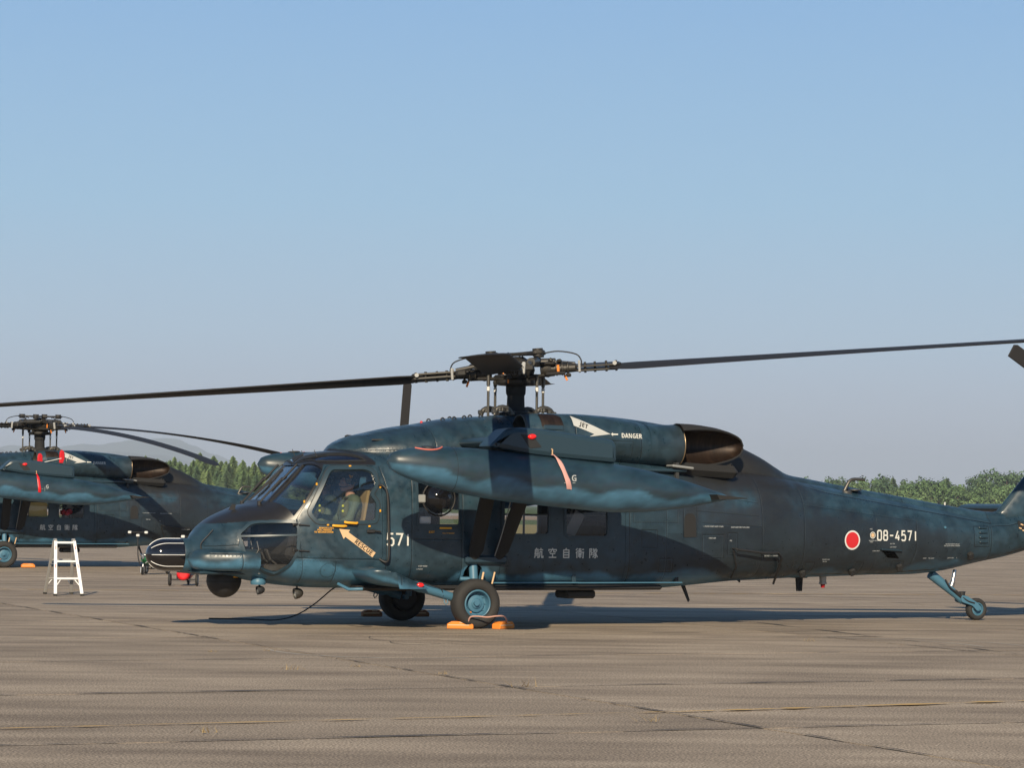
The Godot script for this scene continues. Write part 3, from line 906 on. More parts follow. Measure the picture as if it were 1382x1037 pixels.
	for s in [1, -1]:
		var g := Buf.new()
		skin(g, FUS, span(-2.66, -2.0, 22), span(.1, 1.0, 24), [], ws_side, -.01)
		skin(g, FUS, span(-2.66, -2.0, 22), span(.1, 1.0, 24), [], ws_side, -.018)
		var wf := part("windscreen", g if s > 0 else g.mirror(), M.tint, h)
		var fr := Buf.new()
		reveal(fr, FUS, ws_side, .004, -.04)
		part("frame", fr if s > 0 else fr.mirror(), M.black, wf)
	var g2 := Buf.new()
	skin(g2, FUS, span(-2.66, -2.13, 18), span(.3, 1.0, 16), [], ws_mid, -.01)
	skin(g2, FUS, span(-2.66, -2.13, 18), span(.3, 1.0, 16), [], ws_mid, -.018)
	var wm := part("windscreen", g2.mirror().plus(g2), M.tint, h)
	var fr2 := Buf.new()
	for k in 2: fr2.quad(FUS.p(ws_mid[k].x, ws_mid[k].y), FUS.p(ws_mid[k + 1].x, ws_mid[k + 1].y), FUS.p(ws_mid[k + 1].x, ws_mid[k + 1].y) + Vector3(.03, -.03, 0), FUS.p(ws_mid[k].x, ws_mid[k].y) + Vector3(.03, -.03, 0), Vector3(0, 0, -1))
	part("frame", fr2.plus(fr2.mirror()), M.black, wm)
	# wipers
	for s in [1, -1]:
		var w := Buf.new()
		var base := FUS.p(-2.74, FUS.v_of_z(-2.74, .36 * 1.0))
		var base_n := Vector3(-.6, .75, 0)
		var piv := Vector3(-2.74, FUS.p(-2.74, FUS.v_of_z(-2.74, .38)).y + .03, .38 if s > 0 else -.36)
		lathe(w, [Vector2(0, -.05), Vector2(.03, -.05), Vector2(.03, .02), Vector2(0, .02)], Transform3D(Basis(), piv), 10)
		var z1 := .30 if s > 0 else -.50
		var mid := Vector3(-2.40, 1.965, lerpf(piv.z, z1, .55))
		tube(w, [piv, mid + Vector3(-.02, .03, .0)], .014, 6)
		tube(w, [piv + Vector3(0, 0, .03), mid + Vector3(-.02, .03, .03)], .008, 6)
		tube(w, [Vector3(-2.56, 1.83, mid.z + .03) , Vector3(-2.19, 2.20, mid.z - .02)], .016, 6)
		tube(w, [mid + Vector3(-.02, .03, 0), mid + Vector3(.03, .04, -.01), mid + Vector3(.06, .07, -.01)], .02, 6)
		part("wiper", w, M.black, h)
	for q in [Vector3(-2.08, 2.33, .30), Vector3(-2.02, 2.36, -.25), Vector3(-1.97, 2.34, .5)]:
		var a := Buf.new()
		tube(a, [q - Vector3(0, .04, 0), q + Vector3(-.04, .055, 0)], .005, 6)
		part("static_wick", a, M.steel, h)
	# sliding cabin doors
	for s in [1, -1]:
		var d := Buf.new()
		skin(d, FUS, span(.44, 2.38, 36), vs, [onto(FUS, w3), onto(FUS, w4)], onto(FUS, inset(cab, .006)), .004)
		reveal(d, FUS, onto(FUS, inset(cab, .006)), .004, -.03)
		var dm := part("cabin_door", d if s > 0 else d.mirror(), M.paint, h)
		for q in [w3, w4]:
			var f := Buf.new()
			skin(f, FUS, span(.4, 2.3, 36), vs, [onto(FUS, inset(q, .015))], onto(FUS, grown(q, .022)), .014)
			reveal(f, FUS, onto(FUS, inset(q, .015)), .014, -.03)
			reveal(f, FUS, onto(FUS, grown(q, .022)), .014, .003)
			part("window_frame", f if s > 0 else f.mirror(), M.dark, dm)
			var g := Buf.new()
			skin(g, FUS, span(.4, 2.3, 30), vs, [], onto(FUS, inset(q, .005)), -.01)
			part("window_pane", g if s > 0 else g.mirror(), M.glass, dm)
		var hd := Buf.new()
		box(hd, FUS.side(.56, 1.12, .02), Vector3(.05, .12, .03), Basis(), .01)
		part("door_handle", hd if s > 0 else hd.mirror(), M.black, dm)
	for k in 5:
		var lt := Buf.new()
		strokes(lt, FUS, "航空自衛隊"[k], .965 + .2075 * k, .955 - .0008 * k, .135, .130, 0.0, .0155, -.004, .010)
		part("unit_letter", lt, M.bright_print, h)
	# rails
	var rail := Buf.new()
	box(rail, Vector3(1.0, .612, 1.160), Vector3(1.3, .018, .04), Basis(), .005)
	box(rail, Vector3(2.45, .61, 1.145), Vector3(1.65, .018, .04), Basis(Vector3.UP, .035), .005)
	both("door_rail", rail, M.blue, h)
	var rail2 := Buf.new()
	box(rail2, Vector3(2.2, 2.19, 1.02), Vector3(2.4, .05, .06), Basis(Vector3.UP, .03), .012)
	both("upper_rail", rail2, M.dark, h)
	var post := Buf.new()
	box(post, FUS.side(1.60, .70, .01), Vector3(.06, .15, .03), Basis(), .006)
	part("rail_stop", post, M.dark, h)
	var shade_strip := Buf.new()
	box(shade_strip, Vector3(.7, .540, .93), Vector3(4.6, .07, .28), Basis(), .03)  # black strip standing for the shade along the belly
	both("belly_shade", shade_strip, M.black, h)

func make_nose(h: Node3D) -> void:
	var along_x := Transform3D(Basis(Vector3(0, 1, 0), Vector3(-1, 0, 0), Vector3(0, 0, 1)), Vector3(0, .965, 0))
	var pr := []
	for k in 15:
		var a := PI / 2 * k / 14
		pr.append(Vector2(.2165 * cos(a), 3.93 + .265 * sin(a)))
	pr.push_front(Vector2(.2165, 3.71))
	var r := Buf.new()
	lathe(r, pr, along_x, 40, true)
	var rd := part("radome", r, M.gloss, h, "glossy black nose dome with silver strips")
	for k in 8:
		var an := TAU * (k + .0) / 8
		var t := []
		for j in 10:
			var a := PI / 2 * (j / 9.0) * .62
			var q := Vector2(.2185 * cos(a), 3.93 + .265 * sin(a))
			if j == 0: t.append(along_x * Vector3(cos(an) * .2185, 3.72, sin(an) * .2185))
			t.append(along_x * Vector3(cos(an) * q.x, q.y, sin(an) * q.x))
		var s := Buf.new()
		tube(s, t, .0045, 6)
		part("diverter_strip", s, M.alu, rd)
	var c := Buf.new()
	lathe(c, [Vector2(.218, 3.71), Vector2(.221, 3.70), Vector2(.221, 3.62), Vector2(.23, 3.52), Vector2(.27, 3.44)].map(func(q): return Vector2(q.x, q.y)), along_x, 36, true)
	part("radome_collar", c, M.paint, h)
	var horn := Buf.new()
	tube(horn, curve([Vector3(-3.52, 1.02, .33), Vector3(-3.54, 1.12, .35), Vector3(-3.45, 1.24, .40), Vector3(-3.40, 1.31, .43)], 4), .010, 6, .006)
	part("pitot_horn", horn, M.steel, h)
	for q in [Vector3(-3.08, 1.60, .22)]:
		var fin := Buf.new()
		slab(fin, xy([0,0, .09,.0, .10,.07, .05,.085]), -.006, .006, 0.0, Transform3D(Basis(), q - Vector3(.04, .03, 0)))
		part("small_fin", fin, M.black, h)
	# missile-warning fairings low on either side of the nose
	var R := []
	for i in 16:
		var u := i / 15.0
		var x := lerpf(-3.74, -2.86, u)
		var s := sqrt(clampf(1.0 - pow(1.0 - minf(u / .28, 1.0), 2), 0, 1))
		var rw := PackedVector3Array()
		for j in 22:
			var a := TAU * j / 22
			rw.append(Vector3(x, .905 + .148 * s * signf(sin(a)) * pow(absf(sin(a)), .7), lerpf(.40, .63, smoothstep(0, .9, u)) + .21 * s * signf(cos(a)) * pow(absf(cos(a)), .8)))
		R.append(rw)
	var mw := Buf.new()
	grid(mw, R)
	both("warning_sensor_fairing", mw, M.paint, h)
	var sh := Buf.new()
	box(sh, Vector3(-3.22, .735, 0), Vector3(.78, .05, 1.1), Basis(), .02)
	part("nose_shelf", sh, M.dark, h)
	# camera turret
	var t := Buf.new()
	var tp := []
	for k in 17:
		var a := lerpf(-PI / 2, .75, k / 16.0)
		tp.append(Vector2(.236 * cos(a), .622 + .236 * sin(a)))
	lathe(t, tp, Transform3D(Basis(), Vector3(-3.1, 0, 0)), 36, true)
	lathe(t, [Vector2(.15, .68), Vector2(.19, .79)], Transform3D(Basis(), Vector3(-3.1, 0, 0)), 24)
	var tu := part("camera_turret", t, M.black, h, "black ball turret under the nose")
	var tb := Buf.new()
	box(tb, Vector3(-3.0, .675, .205), Vector3(.085, .032, .012), Basis(Vector3.UP, .48), .003)
	part("yellow_tag", tb, M.yellow, tu)
	var tl := Buf.new()
	lathe(tl, [Vector2(.238, .60), Vector2(.2395, .604), Vector2(.238, .61)], Transform3D(Basis(), Vector3(-3.1, 0, 0)), 36)
	part("seam_ring", tl, M.seal, tu)
	# lamps under the chin
	var lb := Buf.new()
	var lp := []
	for k in 9: lp.append(Vector2(.105 * cos(PI / 2 * k / 8) , .60 + .11 * sin(PI / 2 * k / 8)))
	lp.push_front(Vector2(.095, .575))
	lathe(lb, lp, Transform3D(Basis(), Vector3(-2.78, 0, .50)), 20, true)
	lathe(lb, [Vector2(0, .575), Vector2(.095, .575)], Transform3D(Basis(), Vector3(-2.78, 0, .50)), 20)
	part("lamp_housing", lb, M.blue, h)
	for q in [[Vector3(-2.77, .50, .50), .058, .085], [Vector3(-2.24, .455, .50), .075, .10]]:
		var fw := Transform3D(Basis(Vector3(0, 0, 1), deg_to_rad(100)), q[0])
		var l := Buf.new()
		var pf := []
		for k in 9: pf.append(Vector2(q[1] * cos(PI / 2 * k / 8), -q[2] * sin(PI / 2 * k / 8)))
		lathe(l, pf, fw, 20, true)
		lathe(l, [Vector2(q[1], 0), Vector2(q[1], .025), Vector2(q[1] * .86, .025), Vector2(q[1] * .86, .004)], fw, 20)
		rod(l, q[0] + Vector3(.01, q[1] * .6, 0), Vector3(q[0].x, .66, q[0].z), .014)
		var lm := part("search_lamp", l, M.steel if q[1] > .07 else M.black, h)
		var ln := Buf.new()
		lathe(ln, [Vector2(0, .012), Vector2(q[1] * .87, .008)], fw, 20)
		part("lens", ln, M.lens, lm)
	# instruments seen through the chin window and windscreens
	var ip := Buf.new()
	box(ip, Vector3(-2.28, 1.20, 0), Vector3(.28, .62, 1.5), Basis(Vector3(0, 0, 1), -.25), .05)
	part("instrument_panel", ip, M.matt, h)
	var gs := Buf.new()
	box(gs, Vector3(-2.36, 1.54, 0), Vector3(.42, .05, 1.6), Basis(Vector3(0, 0, 1), .10), .02)
	part("glare_shield", gs, M.matt, h)
	for z in [.45, -.45]:
		var pd := Buf.new()
		for k in [-.13, .13]:
			box(pd, Vector3(-2.72, .98, z + k + .12), Vector3(.03, .16, .10), Basis(Vector3(0, 0, 1), .4), .01)
			tube(pd, [Vector3(-2.70, .93, z + k + .12), Vector3(-2.58, .84, z + k + .12)], .014, 6)
			tube(pd, [Vector3(-2.9, 1.16, z + k + .2), Vector3(-2.88, 1.05, z + k + .22), Vector3(-2.92, .98, z + k + .22), Vector3(-2.98, .95, z + k + .2)], .012, 6)
		box(pd, Vector3(-2.6, .80, z + .2), Vector3(.36, .10, .2), Basis(), .02)
		part("pedals", pd, M.steel, h)
	var fl := Buf.new()
	box(fl, Vector3(-2.35, .74, 0), Vector3(1.0, .04, 1.4), Basis(), .01)
	part("cockpit_floor", fl, M.grey, h)
	for z in [.46, -.46]:
		var st := Buf.new()
		box(st, Vector3(-1.52, 1.15, z), Vector3(.5, .12, .46), Basis(), .04)
		box(st, Vector3(-1.25, 1.55, z), Vector3(.11, .82, .46), Basis(Vector3(0, 0, 1), -.16), .04)
		box(st, Vector3(-1.15, 2.02, z), Vector3(.08, .22, .30), Basis(Vector3(0, 0, 1), -.16), .03)
		var sm := part("seat", st, M.matt, h)
		var fc := Buf.new()
		box(fc, Vector3(-1.315, 1.55, z), Vector3(.05, .62, .44), Basis(Vector3(0, 0, 1), -.16), .02)
		box(fc, Vector3(-1.53, 1.22, z), Vector3(.44, .04, .42), Basis(), .02)
		part("fleece_cover", fc, M.fleece, sm)
		for k in [-.26, .26]:
			var wg := Buf.new()
			slab(wg, rounded([Vector2(-1.38, 1.24), Vector2(-1.2, 1.24), Vector2(-1.12, 1.9), Vector2(-1.26, 1.9)], .05), z + k - .015, z + k + .015, .006)
			part("side_armour", wg, M.matt, sm)
	var ms := Buf.new()
	box(ms, Vector3(-1.9, 1.02, 0), Vector3(.7, .36, .3), Basis(), .03)
	for z in [.42, -.42]:
		tube(ms, curve([Vector3(-1.98, .8, z), Vector3(-1.96, 1.1, z), Vector3(-1.88, 1.36, z)], 4), .017, 6)
		tube(ms, [Vector3(-1.5, .98, z + .3), Vector3(-1.86, 1.2, z + .3)], .018, 6)
	box(ms, Vector3(-1.6, 2.22, 0), Vector3(.7, .14, .36), Basis(), .03)
	part("control_consoles", ms, M.black, h)
	# cabin fittings seen through the windows
	var cf := Buf.new()
	tube(cf, [Vector3(.55, 1.55, -.3), Vector3(2.9, 1.52, -.3)], .016, 6)
	tube(cf, [Vector3(1.98, .82, .2), Vector3(1.98, 2.2, .2)], .018, 6)
	tube(cf, [Vector3(1.24, .82, .2), Vector3(1.24, 2.2, .2)], .018, 6)
	part("seat_frame", cf, M.alu_dark, h)
	for q in [[Vector3(1.76, 1.42, .78), .5]]:
		var bk := Buf.new()
		box(bk, q[0], Vector3(.17, .36, .02), Basis(Vector3(0, 0, 1), -q[1]), .008)
		part("hanging_panel", bk, M.grey, h)
	var eq := Buf.new()
	for k in 9:
		rng.seed = 40 + k
		lathe(eq, [Vector2(0, -.04), Vector2(.05, -.03), Vector2(.055, .02), Vector2(0, .05)], Transform3D(Basis(Vector3(1, .3, .2).normalized(), rng.randf() * 3), Vector3(1.78 + rng.randf() * .3, 1.58 + rng.randf() * .15, .1 + rng.randf() * .3)), 8, true)
	part("stowed_gear", eq, M.steel, h)
	var cs := Buf.new()
	box(cs, Vector3(2.35, 1.15, .0), Vector3(.5, .6, 1.5), Basis(), .06)
	box(cs, Vector3(.95, 1.05, -.55), Vector3(.5, .45, .5), Basis(), .05)
	part("troop_seats", cs, M.matt, h)
	# observer's bubble in the gunner's window
	var bb := Buf.new()
	var bp := []
	for k in 13: bp.append(Vector2(.205 * cos(PI / 2 * k / 12), .19 * sin(PI / 2 * k / 12)))
	var facing := Transform3D(Basis(Vector3(1, 0, 0), PI / 2), Vector3(-.45, 1.755, 1.135))
	lathe(bb, bp, facing, 32, true)
	var bu := part("bubble_window", bb, M.bubble, h)
	var br := Buf.new()
	var rg := []
	for k in 33: rg.append(facing * Vector3(cos(TAU * k / 32) * .235, .03, sin(TAU * k / 32) * .235))
	tube(br, rg, .012, 6)
	part("ring", br, M.black, bu)
	var bk2 := Buf.new()
	box(bk2, Vector3(-.70, 1.75, 1.17), Vector3(.10, .11, .05), Basis(Vector3.UP, -.2), .012)
	part("bracket", bk2, M.grey, bu)
	var wd := Buf.new()
	box(wd, Vector3(-.62, 1.46, 1.10), Vector3(.16, .10, .03), Basis(), .01)
	part("white_box", wd, M.white, bu)
	var yl := Buf.new()
	box(yl, FUS.side(-.36, 1.355, .02), Vector3(.18, .026, .02), Basis(), .006)
	part("release_bar", yl, M.yellow, h)
	var y2 := Buf.new()
	print_on(y2, "EXIT", .03, func(q: Vector3) -> Vector3: return FUS.side(-.60 + q.x, 1.30 + q.y, .006))
	print_on(y2, "PULL TO RELEASE", .016, func(q: Vector3) -> Vector3: return FUS.side(-.40 + q.x, 1.285 + q.y, .006))
	part("small_lettering", y2, M.yellow, h)
	# hand rail behind the cockpit door
	var hr := Buf.new()
	tube(hr, curve([FUS.side(-1.315, 1.915, .0), FUS.side(-1.27, 1.91, .05), FUS.side(-1.215, 1.80, .07), FUS.side(-1.20, 1.4, .07), FUS.side(-1.19, 1.0, .07), FUS.side(-1.215, .90, .05), FUS.side(-1.30, .935, .0)], 4), .017, 8)
	both("hand_rail", hr, M.black, h)
	for k in 3:
		var n5 := Buf.new()
		strokes(n5, FUS, "571"[k], -1.195 + .125 * k, 1.12 - .0025 * k, .155, .145, 0.0, .024, -.02)
		part("number_letter", n5, M.bright_print, h)
	# pitot masts on the roof
	for s in [1, -1]:
		var pt := Buf.new()
		slab(pt, xy([-.98,2.555, -.92,2.555, -.83,2.36, -.93,2.36]), .60, .625, .006)
		tube(pt, [Vector3(-1.22, 2.545, .612), Vector3(-.93, 2.55, .612)], .013, 8)
		part("pitot_mast", pt if s > 0 else pt.mirror(), M.steel, h)

func make_upper(h: Node3D) -> void:
	var vs := span(-1.0, 1.0, 26)
	var c := Buf.new()
	skin(c, COWL, span(-1.66, .82, 44), vs)
	for j in 26:
		for s in [1, -1]:
			var a := COWL.p(.82, vs[j]) * Vector3(1, 1, s)
			var d := COWL.p(.82, vs[j + 1]) * Vector3(1, 1, s)
			c.flat(a, d, Vector3(.82, 2.4, 0), Vector3(1, 0, 0))
	part("rotor_cowling", c.mirror().plus(c), M.paint, h)
	var sp := Buf.new()
	skin(sp, SPINE, span(.80, 9.3, 110), vs)
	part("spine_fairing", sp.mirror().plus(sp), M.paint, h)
	# engine nacelles with scarfed exhausts
	for s in [1, -1]:
		var n := Buf.new()
		skin(n, NAC, span(.92, 3.34, 40), span(-2.0, 2.0, 56))
		var nm := part("engine_nacelle", n if s > 0 else n.mirror(), M.paint, h)
		var lip := Buf.new()
		var R := []
		for q in [[.96, 1.0], [.925, 1.03], [.90, 1.0], [.905, .93], [.96, .86], [1.10, .82]]:
			var rw := PackedVector3Array()
			for j in 32:
				var a := TAU * j / 32
				rw.append(Vector3(q[0], 2.685 + .245 * q[1] * sin(a), .76 + .25 * q[1] * cos(a)))
			R.append(rw)
		grid(lip, R)
		lathe(lip, [Vector2(0, 0), Vector2(.21, 0)], Transform3D(Basis(Vector3(0, 0, 1), PI / 2), Vector3(1.1, 2.685, .76)), 24)
		part("inlet_lip", lip if s > 0 else lip.mirror(), M.steel, nm)
		var sc := Buf.new()
		skin(sc, NAC, span(1.1, 1.5, 8), span(-.2, 1.2, 16), [], onto(NAC, rounded([Vector2(1.13, 2.765), Vector2(1.45, 2.765), Vector2(1.445, 2.90), Vector2(1.38, 2.935), Vector2(1.13, 2.935)], .02)), .006)
		part("inlet_screen", sc if s > 0 else sc.mirror(), M.exhaust, nm)
		var band := Buf.new()
		skin(band, NAC, span(2.80, 2.84, 1), span(-2.0, 2.0, 40), [], PackedVector2Array(), .006)
		part("clamp_band", band if s > 0 else band.mirror(), M.dark, nm)
		# scarfed exhaust: an inboard half shell open to the side
		var IN := []
		var OUT := []
		for i in 25:
			var t := i / 24.0
			var x := lerpf(3.30, 4.40, t)
			var ry := .288 * sqrt(maxf(0.0, 1.0 - pow(t, 2.1)))
			var rz := .30 * sqrt(maxf(0.0, 1.0 - pow(t, 2.4)))
			var yc := lerpf(2.547, 2.535, t)
			var a_ := PackedVector3Array()
			var b_ := PackedVector3Array()
			for j in 19:
				var th := lerpf(-.10 - .75 * pow(1.0 - t, .6), PI + .06, j / 18.0)
				var open := lerpf(.0, .06, 1.0 - t)
				a_.append(Vector3(x, yc + ry * cos(th), .80 - rz * sin(th) + open * absf(cos(th))))
				b_.append(Vector3(x + .012 * t, yc + (ry + .022) * cos(th), .80 - (rz + .03) * sin(th) + open * absf(cos(th))))
			IN.append(a_); OUT.append(b_)
		var ex := Buf.new()
		grid(ex, IN, false)
		var em := part("exhaust_duct", ex if s > 0 else ex.mirror(), M.exhaust, nm)
		var eo := Buf.new()
		grid(eo, OUT, false)
		for e in [0, 18]:
			for i in 24: eo.quad(IN[i][e], IN[i + 1][e], OUT[i + 1][e], OUT[i][e], Vector3(0, 0, 1))
		part("exhaust_shroud", eo if s > 0 else eo.mirror(), M.matt, h)
		var rim := []
		for k in 25:
			var th := lerpf(-.55 * PI, .55 * PI, k / 24.0)
			rim.append(Vector3(3.345, 2.547 + .296 * sin(th), .76 + .300 * cos(th)))
		var rb := Buf.new()
		tube(rb, rim, .008, 6)
		part("exhaust_rim", rb if s > 0 else rb.mirror(), M.bronze, nm)
		var inr := Buf.new()
		lathe(inr, [Vector2(.292, 3.34), Vector2(.27, 2.95), Vector2(0, 2.95)].map(func(q): return Vector2(q.x, -q.y)), Transform3D(Basis(Vector3(0, 0, 1), PI / 2), Vector3(0, 2.547, .76)), 28, true)
		part("exhaust_liner", inr if s > 0 else inr.mirror(), M.matt, h)
		# vents and a saddle blackened to stand for the shade below the duct
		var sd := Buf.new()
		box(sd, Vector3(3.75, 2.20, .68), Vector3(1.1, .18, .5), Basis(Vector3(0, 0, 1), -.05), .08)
		part("shade_saddle", sd if s > 0 else sd.mirror(), M.matt, h)
		var vt := Buf.new()
		lathe(vt, [Vector2(.05, -.1), Vector2(.075, .12), Vector2(.06, .12), Vector2(.05, .0)], Transform3D(Basis(Vector3(0, 0, 1), -PI / 2 + .3).rotated(Vector3.UP, -.7), Vector3(4.14, 2.20, .74)), 16)
		part("drain_vent", vt if s > 0 else vt.mirror(), M.matt, h)
		var fp := Buf.new()
		box(fp, Vector3(3.30, 2.235, .98), Vector3(.34, .035, .22), Basis(Vector3(0, 0, 1), -.10), .012)
		part("service_step", fp if s > 0 else fp.mirror(), M.grey, h)
	# JET arrow and DANGER on the port nacelle
	var ja := Buf.new()
	var arrow := xy([1.64,2.945, 1.64,2.885, 1.90,2.73, 1.80,2.71, 1.80,2.70, 2.10,2.672, 1.98,2.77])
	arrow = xy([1.585,2.925, 1.602,2.785, 1.90,2.672, 1.82,2.636, 2.151,2.676])
	skin(ja, NAC, span(1.6, 2.2, 20), span(-.1, 1.3, 30), [], onto(NAC, arrow), .006)
	part("jet_arrow", ja, M.arrow, h)
	var jt := Buf.new()
	var jd := Vector2(.27, -.12).normalized()
	print_on(jt, "JET", .062, func(q: Vector3) -> Vector3: return NAC.side(1.70 + q.x * jd.x - q.y * jd.y, 2.812 + q.x * jd.y + q.y * jd.x, .012))
	part("lettering", jt, M.ink, h)
	var dg := Buf.new()
	print_on(dg, "DANGER", .066, func(q: Vector3) -> Vector3: return NAC.side(2.315 + q.x * .92, 2.660 + q.y - q.x * .02, .008))
	skin(dg, NAC, span(2.1, 2.3, 8), span(-.2, .8, 20), [], onto(NAC, xy([2.155,2.675, 2.185,2.70, 2.185,2.684, 2.265,2.684, 2.265,2.666, 2.185,2.666, 2.185,2.65])), .008)
	part("lettering", dg, M.bright_print, h)
	var ip := Buf.new()
	box(ip, Vector3(1.30, 2.74, 1.02), Vector3(.30, .075, .10), Basis(Vector3.RIGHT, -.35), .012)
	part("access_panel", ip, M.dark, h)
	# rotor mast
	var ms := Buf.new()
	lathe(ms, [Vector2(.30, 2.93), Vector2(.27, 2.985), Vector2(.16, 3.0), Vector2(.128, 3.06), Vector2(.122, 3.22), Vector2(.138, 3.25), Vector2(.142, 3.30), Vector2(.142, 3.52), Vector2(0, 3.52)], Transform3D(Basis(), Vector3(1.185, 0, 0)), 28)
	part("rotor_mast", ms, M.matt, h)
	for q in [[.88, .25], [1.52, .25], [.90, -.28], [1.5, -.28]]:
		var sv := Buf.new()
		var R := []
		for k in 9:
			var a := PI * k / 8
			R.append(Vector3(q[0] + .13 * cos(a), 2.94 + .11 * sin(a), q[1]))
		tube(sv, R, .035, 8)
		for k in 5: box(sv, Vector3(q[0] - .14 + .07 * k, 2.99 + .03 * sin(k), q[1]), Vector3(.05, .06, .08), Basis(Vector3.UP, k), .01)
		part("control_servo", sv, M.steel, h)
	var sw := Buf.new()
	lathe(sw, [Vector2(.14, 3.36), Vector2(.26, 3.37), Vector2(.28, 3.40), Vector2(.28, 3.44), Vector2(.14, 3.46)], Transform3D(Basis(), Vector3(1.185, 0, 0)), 28)
	part("swashplate", sw, M.rotor, h)
	for q in [Vector3(.735, 0, .06), Vector3(.975, 0, -.25), Vector3(1.40, 0, .25), Vector3(1.635, 0, -.06)]:
		var pr := Buf.new()
		rod(pr, Vector3(q.x, 2.90, q.z), Vector3(q.x, 3.36, q.z), .019)
		rod(pr, Vector3(q.x, 3.36, q.z), Vector3(q.x, 3.50, q.z), .027)
		var pm := part("pitch_rod", pr, M.steel, h)
		var cl := Buf.new()
		rod(cl, Vector3(q.x, 3.28, q.z), Vector3(q.x, 3.34, q.z), .024)
		part("white_sleeve", cl, M.white, pm)
	for q in [[-.02, .22], [.12, .30], [.28, .28], [.40, .2], [.52, .3], [-.06, -.2], [.3, -.3]]:
		var lg := Buf.new()
		var y := COWL.p(q[0], COWL.v_of_z(q[0], absf(q[1]))).y
		var rr := []
		for k in 9: rr.append(Vector3(q[0] + .028 * cos(PI * k / 8), y - .008 + .034 * sin(PI * k / 8), q[1]))
		tube(lg, rr, .011, 6)
		part("lifting_eye", lg, M.black, h)
	var bc := Buf.new()
	lathe(bc, [Vector2(.02, 0), Vector2(.018, .03), Vector2(0, .04)], Transform3D(Basis(), Vector3(-.25, 2.80, 0)), 12, true)
	part("anti_collision_lamp", bc, M.red, h)

